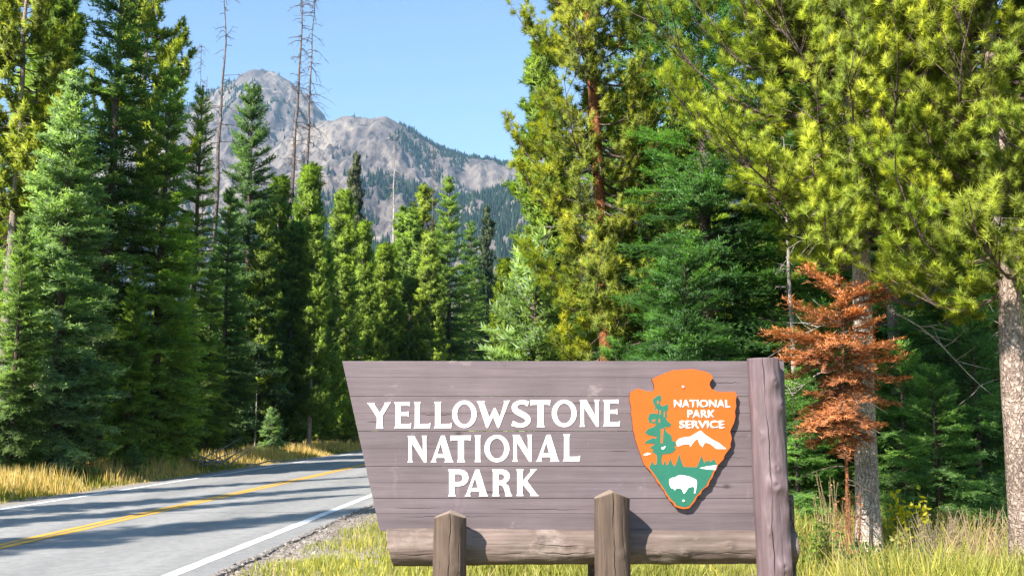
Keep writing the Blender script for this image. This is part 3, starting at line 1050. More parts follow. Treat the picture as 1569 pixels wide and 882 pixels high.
# two short front posts with gabled tops
for (pxc, pw, pk, slope, sd, lab) in ((688.5, 51, 785, 0.36, 5, "shorter weathered front post under the letters"), (939.5, 54, 753, 0.40, 9, "taller weathered front post beside the emblem")):
    Yc = 6.67
    top = sx(pxc, pk, Yc - 0.1)
    r_ = pw / 2 / F * Yc * 1.0
    L_ = top.z + 0.25
    me = log_mesh("front_post", L_, r_ * 1.03, r_ * 0.98, M["front_post"], 'Z', sd, knots=((0.55, FR - .4, .010, .03), (0.72, FR + .5, .008, .025)),
                  cracks=((FR + 0.03, 0.35, 1.02, .03), (FR - 0.55, 0.1, 0.8, .012), (FR + 0.6, 0.2, 0.9, .012)), nseg=64, nlen=110, cap=M["cap_wood"], gable=slope, wob=0.007)
    place_part("front_post", me, (top.x, Yc - SY, -0.25), lab)
# thick right-hand post standing proud of the panel
tp = sx(1169, 549, 6.80)
bp_ = sx(1188, 882, 6.80)
L_ = tp.z + 0.25
ln = (tp.x - bp_.x) * L_ / (tp.z - bp_.z)
KN = [(.93, FR + .35, .014, .035), (.86, FR + .75, .02, .04), (.68, FR + .15, .015, .035), (.63, FR + .05, .028, .05), (.62, FR + .9, .03, .05), (.55, FR + 1.0, .016, .04), (.45, FR + .9, .018, .035), (.40, FR + .25, .02, .04), (.395, FR + 1.1, .03, .05), (.29, FR + .4, .014, .035), (.22, FR + .6, .02, .04), (.77, FR - .6, .01, .03), (.5, FR - .5, .012, .03), (.34, FR - .9, .012, .03)]
me = log_mesh("corner_post", L_, 0.132, 0.108, M["post_paint"], 'Z', 2, knots=KN, cracks=((FR - 0.22, .33, 1.02, .03), (FR + 0.25, 0.05, 0.45, .015)), flats=((FR + 1.3, .114), (FR - 1.0, .112)), nseg=84, nlen=260, lean=ln, wob=0.012)
place_part("corner_post", me, (tp.x - ln, 6.80 - SY, -0.25), "tall knotty brown post at the right end of the panel")
# rear support posts behind the log
for pxc in (915, 1205):
    p = sx(pxc, 870, 7.12)
    me = log_mesh("rear_post", p.z + 0.75, 0.07, 0.066, M["bark_dark"], 'Z', pxc, nseg=24, nlen=24)
    place_part("rear_post", me, (p.x, 7.12 - SY, -0.25))
# plain end board behind the corner post

# ------------------------------------------------------------------ trees
def needles_on_twigs(O, D, L, tint, step, ln, wd, rs, up=0.25, drop=0.0):
    """Fishbone of needle sprigs along straight twigs. O,D (k,3), L (k)."""
    cnt = np.maximum(2, np.ceil(L / step)).astype(int)
    idx = np.repeat(np.arange(len(O)), cnt * 2)
    ofs = np.concatenate([np.repeat((np.arange(c) + 0.5) / c, 2) for c in cnt])
    side = np.tile([1.0, -1.0], len(idx) // 2)
    k = len(idx)
    d = D[idx]
    zz = np.array([0, 0, 1.0])
    s = unit(np.cross(d, zz) + 1e-4)
    u = np.cross(s, d)
    p = O[idx] + d * (L[idx] * ofs)[:, None]
    roll = rs.normal(0, 0.55, k)
    sv = s * np.cos(roll)[:, None] + u * np.sin(roll)[:, None]
    out = unit(sv * side[:, None] * 0.75 + d * rs.uniform(0.5, 0.9, k)[:, None] + u * up + zz * drop)
    l_ = ln * rs.uniform(0.7, 1.25, k)
    b0 = p - d * wd
    b1 = p + d * wd
    V = np.stack([b0, b1, p + out * l_[:, None]], 1)
    tn = tint[idx] + rs.normal(0, 0.12, k)
    radial = p * np.array([1, 1, 0.0])
    radial = radial / np.maximum(np.linalg.norm(radial, axis=1, keepdims=True), 0.25)
    nr = unit(radial * 0.75 + u * 0.45 + out * 0.35 + rs.normal(0, 0.28, (k, 3)))
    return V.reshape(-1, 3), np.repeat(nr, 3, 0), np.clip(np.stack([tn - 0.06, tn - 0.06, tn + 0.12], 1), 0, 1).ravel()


def tufts(O, A, tint, nn, ln, wd, rs, spread=1.0, stem=0.10):
    """Bottle-brush tufts of needles at points O with axis A."""
    k = len(O)
    idx = np.repeat(np.arange(k), nn)
    a = unit(A)[idx]
    rnd_ = unit(rs.normal(0, 1, (k * nn, 3)))
    s = rs.rand(k * nn)
    d = unit(a * (0.45 + 0.5 * s)[:, None] + rnd_ * spread * 0.85)
    p = O[idx] + a * ((s - 0.5) * stem * 2)[:, None]
    l_ = ln * rs.uniform(0.75, 1.2, k * nn)
    side = unit(np.cross(d, unit(rs.normal(0, 1, (k * nn, 3)))))
    V = np.stack([p - side * wd, p + side * wd, p + d * l_[:, None]], 1)
    tn = tint[idx] + rs.normal(0, 0.08, k * nn)
    radial = p * np.array([1, 1, 0.0])
    radial = radial / np.maximum(np.linalg.norm(radial, axis=1, keepdims=True), 0.3)
    nr = unit(d * 0.75 + radial * 0.5 + np.array([0, 0, 0.25]) + rs.normal(0, 0.2, (k * nn, 3)))
    return V.reshape(-1, 3), np.repeat(nr, 3, 0), np.clip(np.stack([tn - 0.2, tn - 0.2, tn + 0.2], 1), 0, 1).ravel()  # needle bases darker: older needles, plus painted shade inside the tuft


def trunk_np(H, r, rs, n=10, k=22, wob=0.05, flare=1.35, lean=(0, 0)):
    t = np.linspace(0, 1, k)
    wx = np.cumsum(rs.normal(0, wob / 4, k))
    wy = np.cumsum(rs.normal(0, wob / 4, k))
    P = np.stack([wx * t + lean[0] * t, wy * t + lean[1] * t, t * H - 0.15], 1)
    rad = r * ((1 - t) ** 0.85 * 0.97 + 0.03)
    rad[0] *= flare
    rad[1] *= 1 + (flare - 1) * 0.3
    return P, rad


def at_h(P, z):
    return np.array([np.interp(z, P[:, 2], P[:, c]) for c in range(2)])


def make_spruce(seed, H, Rm, base, nbr, tstep, nstep, ln, wd, r=0.16, mat="spruce", bark="bark_dark", shape=0.75, sag=0.32, gap=0.1, twl=0.42, dead=12, clump=0.6, layers=0, prof=None):
    rs = np.random.RandomState(seed)
    wood, fol, limb = Bag(), Bag(), Bag()
    P, rad = trunk_np(H, r, rs)
    wood.add(*tube_np(P, rad, 9))
    O, D, L, C = [], [], [], []
    for b_ in range(nbr):
        f = (b_ + rs.rand()) / nbr
        if layers:
            f = (np.floor(f * layers) + 0.12 + 0.5 * rs.rand()) / layers
        f = f ** 1.12
        z = base + (H * 0.985 - base) * f
        if rs.rand() < gap:
            continue
        az = rs.rand() * 6.2832
        q = (1 - (z - base) / (H - base))
        length = Rm * (q ** shape) * (0.66 + 0.46 * rs.rand()) + 0.14
        if q > 0.85:
            length *= rs.uniform(0.55, 1.0)
        if prof:
            length = Rm * prof(q) * rs.choice([0.35, 0.6, 0.85, 1.1, 1.15]) * rs.uniform(0.85, 1.1)
        slope = 0.75 * (1 - q) ** 1.5 + 0.08 + rs.normal(0, 0.10) - 0.22 * q
        sg = sag * (0.4 + q) * rs.uniform(0.6, 1.3)
        tt = np.linspace(0, 1, 6)
        cx, cy = at_h(P, z)
        yaw = rs.normal(0, 0.25)
        azs = az + yaw * tt
        hx = np.cumsum(np.cos(azs)) / 6 * length
        hy = np.cumsum(np.sin(azs)) / 6 * length
        bz = z + length * (slope * tt - sg * tt ** 1.6 + sg * 0.55 * tt ** 3)
        B = np.stack([cx + hx - hx[0], cy + hy - hy[0], bz], 1)
        limb.add(*tube_np(B[[0, 2, 5]], np.linspace(0.010 + 0.007 * length, 0.004, 3), 3))
        tint_b = np.clip(0.45 + rs.normal(0, 0.17) + 0.10 * (1 - q), 0, 1)
        nt_ = max(4, int(length / tstep))
        t = 0.12 + 0.88 * (np.arange(nt_) + rs.rand(nt_) * 0.6) / nt_
        t = np.minimum(t, 0.995)
        pos = np.stack([np.interp(t, tt, B[:, c]) for c in range(3)], 1)
        tan = unit(np.stack([np.interp(t, tt, np.gradient(B[:, c])) for c in range(3)], 1))
        for s in (1, -1):
            sd = unit(np.cross(tan, [0, 0, 1.0])) * s
            ang = rs.uniform(0.55, 1.05, nt_)
            d = unit(tan * np.cos(ang)[:, None] + sd * np.sin(ang)[:, None] + np.array([0, 0, 1.0]) * rs.normal(-0.12, 0.22, nt_)[:, None])
            l_ = (twl * length * (1 - t * 0.8) * (0.35 + 0.65 * np.minimum(1, t * 3)) + 0.09) * rs.uniform(0.6, 1.15, nt_)
            O.append(pos); D.append(d); L.append(l_)
            C.append(np.clip(tint_b + 0.25 * (t - 0.5) + rs.normal(0, 0.08, nt_), 0, 1))
        # the leading shoot
        O.append(pos); D.append(unit(tan + rs.normal(0, 0.15, tan.shape))); L.append(np.full(nt_, length / nt_ * 1.2 + 0.05))
        C.append(np.clip(np.full(nt_, tint_b + 0.1), 0, 1))
    O, D, L, C = map(np.concatenate, (O, D, L, C))
    V, nr, tn = needles_on_twigs(O, D, L, C, nstep, ln, wd, rs)
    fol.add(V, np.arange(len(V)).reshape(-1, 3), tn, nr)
    # leader
    for q in range(10):
        z = H - 0.15 - q * 0.06 * H / 12
        cx, cy = at_h(P, z)
        k = 10
        Vt, nr, tn = tufts(np.array([[cx, cy, z]]), np.array([[0, 0, 1.0]]), np.array([0.6]), k, ln * (1 + 0.2 * q), wd, rs)
        fol.add(Vt, np.arange(len(Vt)).reshape(-1, 3), tn, nr)
    for q in range(dead):
        z = rs.uniform(0.6, base + 1.5)
        az = rs.rand() * 6.28
        l_ = rs.uniform(0.4, 1.3) * Rm * 0.5
        cx, cy = at_h(P, z)
        tt = np.linspace(0, 1, 4)
        B = np.stack([cx + np.cos(az) * l_ * tt, cy + np.sin(az) * l_ * tt, z - 0.3 * l_ * tt ** 2], 1)
        limb.add(*tube_np(B, np.linspace(0.012, 0.003, 4), 3))
    return {"branches": limb.mesh("branches", M["bark_dark"], True), "trunk": wood.mesh("trunk", M[bark], True), "crown": fol.mesh("crown", M[mat])}


def make_pine(seed, H, Rm, base, nbr, nn, ln, wd, r=0.16, mat="pine", bark="bark_grey", shape=0.6, per=5, sub=5, gap=0.1, rise=0.35, clus=0.25, lean=(0, 0), open_dir=None, dead=10, stem=0.1, flat=0.0, top_round=0.0, twig=0.35, spread=1.0):
    rs = np.random.RandomState(seed)
    wood, fol, limb = Bag(), Bag(), Bag()
    P, rad = trunk_np(H, r, rs, k=26, wob=0.12, lean=lean)
    wood.add(*tube_np(P, rad, 14 if r > 0.12 else 9))
    O, A, C = [], [], []
    for b_ in range(nbr):
        f = (b_ + rs.rand()) / nbr
        z = base + (H * 0.98 - base) * f
        az = rs.rand() * 6.2832
        if rs.rand() < gap:
            continue
        q = 1 - f
        length = Rm * (q ** shape + 0.10) * rs.uniform(0.5, 1.1)
        if q > 0.8:
            length *= rs.uniform(0.5, 1)
        if open_dir is not None:
            c_ = math.cos(az - open_dir)
            if c_ > 0.55:
                if rs.rand() < 0.55:
                    continue
                length *= 0.6
        tt = np.linspace(0, 1, 7)
        cx, cy = at_h(P, z)
        yaw = rs.normal(0, 0.3)
        azs = az + yaw * tt
        st = rs.normal(rise * (0.25 + f), 0.12) - 0.12 * q
        hx = np.cumsum(np.cos(azs)) / 7 * length
        hy = np.cumsum(np.sin(azs)) / 7 * length
        bz = z + length * (st * tt - 0.22 * np.sin(tt * np.pi) * q + 0.22 * tt ** 2.5)
        B = np.stack([cx + hx - hx[0], cy + hy - hy[0], bz], 1) + rs.normal(0, 0.02, (7, 3)) * np.minimum(1, length)
        limb.add(*tube_np(B, np.linspace(0.010 + 0.010 * length, 0.005, 7), 4))
        tb = np.clip(0.5 + rs.normal(0, 0.18), 0.05, 0.95)
        ns = max(2, int(sub * (0.4 + length / Rm)))
        for s in range(ns):
            t0 = 0.28 + 0.72 * (s + rs.rand()) / ns
            p0 = np.array([np.interp(t0, tt, B[:, c]) for c in range(3)])
            td = unit(np.array([np.interp(t0, tt, np.gradient(B[:, c])) for c in range(3)]))
            sd = unit(np.cross(td, [0, 0, 1.0])) * rs.choice([-1, 1])
            an = rs.uniform(0.2, 1.1)
            d = unit(td * math.cos(an) + sd * math.sin(an) + np.array([0, 0, 1.0]) * rs.normal(0.25 + flat, 0.3))
            sl = twig * rs.uniform(0.5, 1.2) * (0.5 + 0.5 * length / Rm) * 1.3
            S_ = p0 + d * sl * np.linspace(0, 1, 4)[:, None] + np.array([0, 0, 1.0]) * (0.18 * sl * np.linspace(0, 1, 4) ** 2)[:, None]
            limb.add(*tube_np(S_[::3], [0.007, 0.003], 3))
            for u_ in range(per):
                w_ = clus + (1 - clus) * (u_ + rs.rand()) / per
                pp = S_[0] + (S_[-1] - S_[0]) * w_ + rs.normal(0, 0.045 * (1 + twig), 3)
                O.append(pp)
                A.append(d + np.array([0, 0, 0.55]) + rs.normal(0, 0.35, 3))
                C.append(np.clip(tb + rs.normal(0, 0.2) + 0.12 * (w_ - 0.5), 0, 1))
        O.append(B[-1]); A.append(B[-1] - B[-2]); C.append(tb)
    # top shoots
    for q in range(8):
        z = H - 0.05 - 0.1 * q
        cx, cy = at_h(P, z)
        O.append(np.array([cx + rs.normal(0, 0.04), cy + rs.normal(0, 0.04), z])); A.append(np.array([0, 0, 1.0])); C.append(0.6)
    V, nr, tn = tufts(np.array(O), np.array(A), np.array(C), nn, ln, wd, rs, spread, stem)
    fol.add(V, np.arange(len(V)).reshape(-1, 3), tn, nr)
    dryb = Bag()
    for q in range(dead):
        z = rs.uniform(base * 0.55, base + (H - base) * 0.45)
        az = rs.rand() * 6.28
        l_ = rs.uniform(0.35, 1.1) * Rm * 0.75
        cx, cy = at_h(P, z)
        tt = np.linspace(0, 1, 7)
        B = np.stack([cx + np.cos(az) * l_ * tt, cy + np.sin(az) * l_ * tt, z - 0.35 * l_ * tt ** 2 + 0.05 * np.sin(tt * 7 + q)], 1) + np.cumsum(rs.normal(0, 0.03, (7, 3)), 0) * l_
        dryb.add(*tube_np(B, np.linspace(0.010, 0.002, 7), 4))
        for s in range(6):
            t0 = rs.uniform(0.3, 1)
            p0 = np.array([np.interp(t0, tt, B[:, c]) for c in range(3)])
            d = unit(np.array([math.cos(az), math.sin(az), -0.2]) + rs.normal(0, 0.6, 3))
            dryb.add(*tube_np(np.stack([p0, p0 + d * 0.12 * l_ + rs.normal(0, .02, 3), p0 + d * 0.3 * l_]), [0.006, 0.004, 0.002], 3))
    res = {"branches": limb.mesh("branches", M["bark_dark"], True), "trunk": wood.mesh("trunk", M[bark], True), "crown": fol.mesh("crown", M[mat])}
    if dead:
        res["dead_branches"] = dryb.mesh("dead_branches", M["snag_grey"])
    return res


def make_boughs(seed, lengths, variants, nn, ln, wd, per, sub, twig, clus, stem, spread, start=0.28, rise=0.1, mat="pine"):
    """Single boughs along +X from the origin, with their needles; alike boughs share these meshes."""
    rs = np.random.RandomState(seed)
    out = []
    for L in lengths:
        for v_ in range(variants):
            limb, fol = Bag(), Bag()
            tt = np.linspace(0, 1, 7)
            azs = rs.normal(0, 0.30) * tt
            hx = np.cumsum(np.cos(azs)) / 7 * L
            hy = np.cumsum(np.sin(azs)) / 7 * L
            bz = L * (rise * tt - rs.uniform(0.12, 0.26) * np.sin(tt * np.pi) + 0.22 * tt ** 2.5)
            B = np.stack([hx - hx[0], hy - hy[0], bz], 1) + rs.normal(0, 0.02, (7, 3)) * min(1, L) * tt[:, None]
            limb.add(*tube_np(B, np.linspace(0.010 + 0.010 * L, 0.005, 7), 5))
            tb = np.clip(0.5 + rs.normal(0, 0.16), 0.1, 0.9)
            O, A, C = [], [], []
            for s_ in range(max(3, int(sub * (0.4 + L / lengths[-1])))):
                t0 = start + (1 - start) * rs.rand()
                p0 = np.array([np.interp(t0, tt, B[:, c]) for c in range(3)])
                td = unit(np.array([np.interp(t0, tt, np.gradient(B[:, c])) for c in range(3)]))
                sd = unit(np.cross(td, [0, 0, 1.0])) * rs.choice([-1, 1])
                an = rs.uniform(0.2, 1.15)
                d = unit(td * math.cos(an) + sd * math.sin(an) + np.array([0, 0, 1.0]) * rs.normal(0.25, 0.3))
                sl = twig * rs.uniform(0.5, 1.2) * (0.5 + 0.5 * L / lengths[-1]) * 1.3
                S_ = p0 + d * sl * np.linspace(0, 1, 4)[:, None] + np.array([0, 0, 1.0]) * (0.18 * sl * np.linspace(0, 1, 4) ** 2)[:, None]
                limb.add(*tube_np(S_[[0, 2, 3]], [0.007, 0.005, 0.003], 4))
                for u_ in range(per):
                    w_ = clus + (1 - clus) * (u_ + rs.rand()) / per
                    O.append(S_[0] + (S_[-1] - S_[0]) * w_ + rs.normal(0, 0.045 * (1 + twig), 3))
                    A.append(d + np.array([0, 0, 0.55]) + rs.normal(0, 0.35, 3))
                    C.append(np.clip(tb + rs.normal(0, 0.2) + 0.12 * (w_ - 0.5), 0, 1))
            O.append(B[-1]); A.append(B[-1] - B[-2]); C.append(tb)
            V, nr, tn = tufts(np.array(O), np.array(A), np.array(C), nn, ln, wd, rs, spread, stem)
            fol.add(V, np.arange(len(V)).reshape(-1, 3), tn, nr)
            out.append((L, limb.mesh("bough", M["bark_dark"], True), fol.mesh("needles", M[mat])))
    return out


def bough_pine(name, x, y, H, r, base, nbr, Rm, shape, boughs, bark, lean, color, label, seed, gap_dir=None, dead=12, rise=0.15):
    rs = np.random.RandomState(seed)
    e = empty(name, (x, y, 0))
    tag(e, label, "tree")
    P, rad = trunk_np(H, r, rs, k=30, wob=0.12, lean=lean)
    obj("trunk", np_mesh("trunk", *tube_np(P, rad, 18), M[bark], None, True), e)
    for b_ in range(nbr):
        f = (b_ + rs.rand()) / nbr
        z = base + (H * 0.985 - base) * f
        az = rs.rand() * 6.2832
        q = 1 - f
        L = Rm * (q ** shape + 0.06) * rs.uniform(0.5, 1.1)
        if q > 0.85:
            L *= rs.uniform(0.5, 1)
        if gap_dir is not None and math.cos(az - gap_dir) > 0.75 and rs.rand() < 0.5:
            L *= 0.5
        cand = sorted(boughs, key=lambda t: abs(t[0] - L))[:6]
        L0, wm, nm = cand[rs.randint(len(cand))]
        cx, cy = at_h(P, z)
        bo = obj("bough", wm, e)
        bo.location = (cx, cy, z)
        bo.rotation_euler = (rs.normal(0, 0.12), -rs.normal(rise * (0.3 + 1.2 * f), 0.12) + 0.10 * q, az)
        k = np.clip(L / L0, 0.75, 1.25)
        bo.scale = (k, k * rs.choice([-1, 1]), k)
        no = obj("needles", nm, bo)
        no.color = (*color, 1)
    for q in range(dead):
        z = rs.uniform(base * 0.6, base + (H - base) * 0.4)
        az = rs.rand() * 6.28
        l_ = rs.uniform(0.3, 1.0) * Rm * 0.6
        cx, cy = at_h(P, z)
        tt = np.linspace(0, 1, 7)
        d_ = Bag()
        B = np.stack([cx + np.cos(az) * l_ * tt, cy + np.sin(az) * l_ * tt, z - 0.35 * l_ * tt ** 2 + 0.05 * np.sin(tt * 7 + q)], 1) + np.cumsum(rs.normal(0, 0.03, (7, 3)), 0) * l_
        d_.add(*tube_np(B, np.linspace(0.010, 0.002, 7), 4))
        for s_ in range(9):
            t0 = rs.uniform(0.3, 1)
            p0 = np.array([np.interp(t0, tt, B[:, c]) for c in range(3)])
            d = unit(np.array([math.cos(az), math.sin(az), -0.2]) + rs.normal(0, 0.6, 3))
            d_.add(*tube_np(np.stack([p0, p0 + d * 0.12 * l_ + rs.normal(0, .02, 3), p0 + d * 0.3 * l_]), [0.005, 0.003, 0.0015], 3))
        obj("dead_branch", d_.mesh("dead_branch", M["snag_grey"]), e)
    return e


def make_snag(seed, H, r, n, mat, blen=0.8, droop=0.4, lo=0.25, hook=0.0):
    rs = np.random.RandomState(seed)
    wood, br = Bag(), Bag()
    P, rad = trunk_np(H, r, rs, k=24, wob=0.18)
    rad = np.maximum(rad, 0.018)
    wood.add(*tube_np(P, rad, 9))
    for q in range(n):
        f = lo + (1 - lo) * rs.rand() ** 0.9
        z = H * f * 0.99
        az = rs.rand() * 6.28
        l_ = blen * rs.uniform(0.25, 1.0) * (1.15 - 0.6 * f)
        cx, cy = at_h(P, z)
        tt = np.linspace(0, 1, 6)
        up = rs.normal(-droop, 0.3)
        B = np.stack([cx + np.cos(az) * l_ * tt, cy + np.sin(az) * l_ * tt, z + l_ * (0.25 * tt + up * tt ** 2)], 1) + np.cumsum(rs.normal(0, 0.025, (6, 3)), 0) * l_
        br.add(*tube_np(B, np.linspace(0.018, 0.005, 6), 4))
        for s in range(3):
            t0 = rs.uniform(0.35, 1)
            p0 = np.array([np.interp(t0, tt, B[:, c]) for c in range(3)])
            d = unit(np.array([math.cos(az), math.sin(az), -0.3]) + rs.normal(0, 0.7, 3))
            br.add(*tube_np(np.stack([p0, p0 + d * 0.15 * l_, p0 + d * 0.35 * l_ + rs.normal(0, .03, 3)]), [0.009, 0.007, 0.004], 3))
    return {"trunk": wood.mesh("trunk", M[mat], True), "dead_branches": br.mesh("dead_branches", M[mat])}


PROTO = {}


def proto(key, H, parts):
    PROTO[key] = (H, parts)


# spruces (dense, layered)                seed  H   R   base nbr tstep nstep ln  wd
proto("spruce_a", 12, make_spruce(1, 12, 2.2, 0.3, 380, 0.10, 0.09, 0.115, 0.031, 0.17, layers=30, sag=0.36, shape=0.72, gap=0.04, twl=0.46))
proto("spruce_b", 16, make_spruce(2, 16, 1.9, 1.6, 400, 0.10, 0.095, 0.11, 0.028, 0.20, sag=0.42, gap=0.10, layers=36, shape=0.6, twl=0.46))
proto("spruce_c", 14, make_spruce(3, 14, 2.15, 0.5, 390, 0.10, 0.092, 0.115, 0.030, 0.18, layers=34, sag=0.32, shape=0.75, gap=0.05, twl=0.46))
proto("spruce_near", 11, make_spruce(4, 11, 2.3, 0.9, 320, 0.075, 0.058, 0.074, 0.016, 0.17, sag=0.30, shape=0.6, twl=0.44, gap=0.05))
proto("spruce_young", 4.6, make_spruce(5, 4.6, 1.5, 0.25, 150, 0.06, 0.045, 0.066, 0.013, 0.07, sag=0.2, shape=0.65, twl=0.44, dead=4, gap=0.05))
proto("spruce_small", 2.2, make_spruce(6, 2.2, 0.8, 0.05, 110, 0.07, 0.05, 0.08, 0.018, 0.035, sag=0.15, dead=0, gap=0.0))
# lodgepole pines
proto("pine_a", 15, make_pine(11, 15, 1.35, 2.2, 230, 18, 0.17, 0.020, 0.13, per=4, sub=7, rise=0.5, dead=14))
proto("pine_b", 15, make_pine(12, 15, 1.6, 0.8, 280, 15, 0.175, 0.023, 0.13, per=4, sub=7, rise=0.65, shape=0.7, dead=6, gap=0.03))
proto("pine_c", 20, make_pine(13, 20, 2.3, 7.5, 150, 19, 0.19, 0.021, 0.18, per=5, sub=8, rise=0.35, shape=0.45, dead=22))
# far, cheaper ones
proto("far_spruce", 16, make_spruce(21, 16, 2.2, 0.5, 210, 0.20, 0.16, 0.18, 0.05, 0.18, dead=0, shape=0.65, gap=0.03))
proto("far_pine", 16, make_pine(22, 16, 1.7, 0.8, 170, 11, 0.26, 0.042, 0.14, per=3, sub=6, rise=0.6, dead=6))
# dead trunks
proto("snag_a", 20, make_snag(31, 20, 0.15, 46, "snag_brown", 1.5, 0.5, 0.45))
proto("snag_b", 20, make_snag(32, 20, 0.14, 150, "snag_brown", 1.0, 0.5, 0.3))
proto("snag_c", 20, make_snag(33, 20, 0.13, 110, "snag_brown", 1.5, 0.75, 0.35))
proto("snag_d", 16, make_snag(34, 16, 0.14, 46, "snag_grey", 0.8, 0.3, 0.55))

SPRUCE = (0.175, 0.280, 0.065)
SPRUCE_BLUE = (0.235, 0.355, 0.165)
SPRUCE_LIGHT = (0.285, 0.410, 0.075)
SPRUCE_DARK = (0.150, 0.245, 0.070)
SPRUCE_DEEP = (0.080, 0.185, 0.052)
PINE = (0.265, 0.370, 0.050)
PINE_YEL = (0.300, 0.370, 0.035)
PINE_GRN = (0.230, 0.360, 0.060)


def tree(key, name, x, y, H, label, color=None, group=None, rz=None, fat=1.0, cat="tree", seedr=random.Random(99), tilt=(0, 0)):
    H0, parts = PROTO[key]
    s = H / H0
    e = empty(name, (x, y, 0), seedr.uniform(0, 6.28) if rz is None else rz)
    e.rotation_euler[0], e.rotation_euler[1] = tilt
    e.scale = (s * fat, s * fat, s)
    tag(e, label, cat, group)
    for pn, me in parts.items():
        o = obj(pn, me, e)
        if color and pn == "crown":
            o.color = (*color, 1)
        if pn in ("crown", "dead_branches", "branches"):
            o["kind"] = "stuff"
    return e


def top_h(py, Y):
    return at(784, py, Y).z


def T_(key, name, px, Y, top, label, color=None, **kw):
    """top: photograph row of the tip (or metres when below -900)."""
    H = top_h(top, Y)
    return tree(key, name, gx(px, Y, H * 0.3), Y, H, label, color, **kw)


# -- left of the road
T_("pine_c", "pine_tree", 14, 27.5, -190, "yellow green pine with bare lower trunk, at the picture's left border", PINE_YEL, fat=1.02)
T_("pine_a", "pine_tree", 62, 33, -20, "yellow green pine rising behind the pale blue green spruce", PINE, fat=1.41)
T_("spruce_a", "spruce_tree", 88, 26.5, 108, "wide pale blue green spruce right behind the golden roadside grass", SPRUCE_BLUE, fat=1.10)
T_("spruce_b", "spruce_tree", 160, 30, -110, "tallest dark spruce with layered branches and bare dark lower trunk", SPRUCE_DARK, fat=1.10)
T_("pine_c", "pine_tree", 208, 36, -150, "tall yellow crowned pine behind the green spruces", PINE_YEL, fat=0.9)
T_("spruce_c", "spruce_tree", 240, 31, 98, "bright green pointed spruce standing between the darkest spruce and the dead trunks", SPRUCE_LIGHT, fat=1.05)
T_("spruce_b", "spruce_tree", 292, 37, 128, "dark green spruce in front of the mountain's left foot", SPRUCE, fat=0.86)
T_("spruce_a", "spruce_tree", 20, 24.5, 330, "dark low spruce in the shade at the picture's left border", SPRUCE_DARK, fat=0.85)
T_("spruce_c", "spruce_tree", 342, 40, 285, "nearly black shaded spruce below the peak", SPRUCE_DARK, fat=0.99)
T_("spruce_a", "spruce_tree", 376, 47, 126, "grey green pointed spruce whose tip reaches over the peak", (0.115, 0.195, 0.075), fat=0.88)
T_("pine_b", "pine_tree", 418, 50, 268, "yellow green narrow pine below the first dead trunk pair", PINE, fat=1.28)
T_("pine_b", "pine_tree", 462, 53, 250, "bright yellow green pine with pale trunk at the road side", PINE_GRN, fat=1.28)
T_("pine_a", "pine_tree", 476, 49, 330, "thin pine with long pale bare trunk beside the road verge", PINE_GRN, fat=1.15)
T_("pine_b", "pine_tree", 512, 60, 292, "bright green pine left of the sign's top corner", PINE_GRN, fat=1.28)
T_("far_pine", "pine_tree", 540, 84, 236, "sparse thin pine tip standing before the tree covered slope", (0.10, 0.12, 0.06), fat=0.58)
T_("pine_b", "pine_tree", 548, 66, 338, "dark trunked pine right above the sign's top left corner", PINE_GRN, fat=1.15)
T_("pine_b", "pine_tree", 580, 70, 372, "low bright green pine left of the silver dead trunk", PINE, fat=1.54)
T_("pine_b", "pine_tree", 632, 74, 318, "broad bright green pine right of the silver dead trunk", PINE_GRN, fat=1.66)
T_("far_pine", "pine_tree", 646, 92, 286, "yellow topped pine behind the broad bright green pine", PINE_YEL, fat=1.15)
T_("spruce_c", "spruce_tree", 687, 76, 268, "pointed grey green spruce above the middle of the sign", SPRUCE, fat=1.05)
T_("spruce_c", "spruce_tree", 722, 84, 338, "dark spruce closing the view down the road", SPRUCE_DARK, fat=1.10)
T_("far_pine", "pine_tree", 745, 100, 318, "thin half bare pine in the gap below the mountain", (0.07, 0.11, 0.06), fat=0.70)
T_("spruce_small", "spruce_sapling", 415, 44, 628, "small pale blue green sapling at the road verge", SPRUCE_BLUE, cat="sapling")
T_("spruce_small", "spruce_sapling", 205, 27.5, 684, "small blue green sapling behind the golden roadside grass", SPRUCE_BLUE, cat="sapling", fat=1.2)
T_("spruce_c", "spruce_tree", 122, 33.5, 270, "bushy mid green spruce between the pale blue green and the tallest dark spruce", SPRUCE, fat=0.95)
T_("spruce_a", "spruce_tree", 198, 29, 400, "low bright green spruce in front of the tallest dark spruce", SPRUCE_LIGHT, fat=0.86)
T_("spruce_a", "spruce_tree", 268, 33, 330, "wide fresh green spruce above the tangle of fallen branches", SPRUCE_LIGHT, fat=0.86)
T_("spruce_c", "spruce_tree", 318, 38, 390, "low dark green spruce under the shaded spruce below the peak", SPRUCE, fat=0.86)
T_("pine_b", "pine_tree", 398, 47, 330, "yellow green pine just right of the grey green pointed spruce", PINE, fat=1.2)
T_("pine_b", "pine_tree", 440, 50, 340, "bushy green pine between the two bright roadside pines", PINE_GRN, fat=1.3)
T_("pine_b", "pine_tree", 494, 56, 370, "low green pine beside the long pale bare trunk", PINE_GRN, fat=1.3)
T_("spruce_c", "spruce_tree", 530, 62, 400, "low dark spruce beside the sign's top left corner", SPRUCE, fat=1.03)
T_("pine_b", "pine_tree", 606, 74, 420, "low green pine at the foot of the silver dead trunk", PINE_GRN, fat=1.3)
T_("pine_b", "pine_tree", 660, 72, 360, "yellow green pine touching the pointed grey green spruce", PINE, fat=1.2)
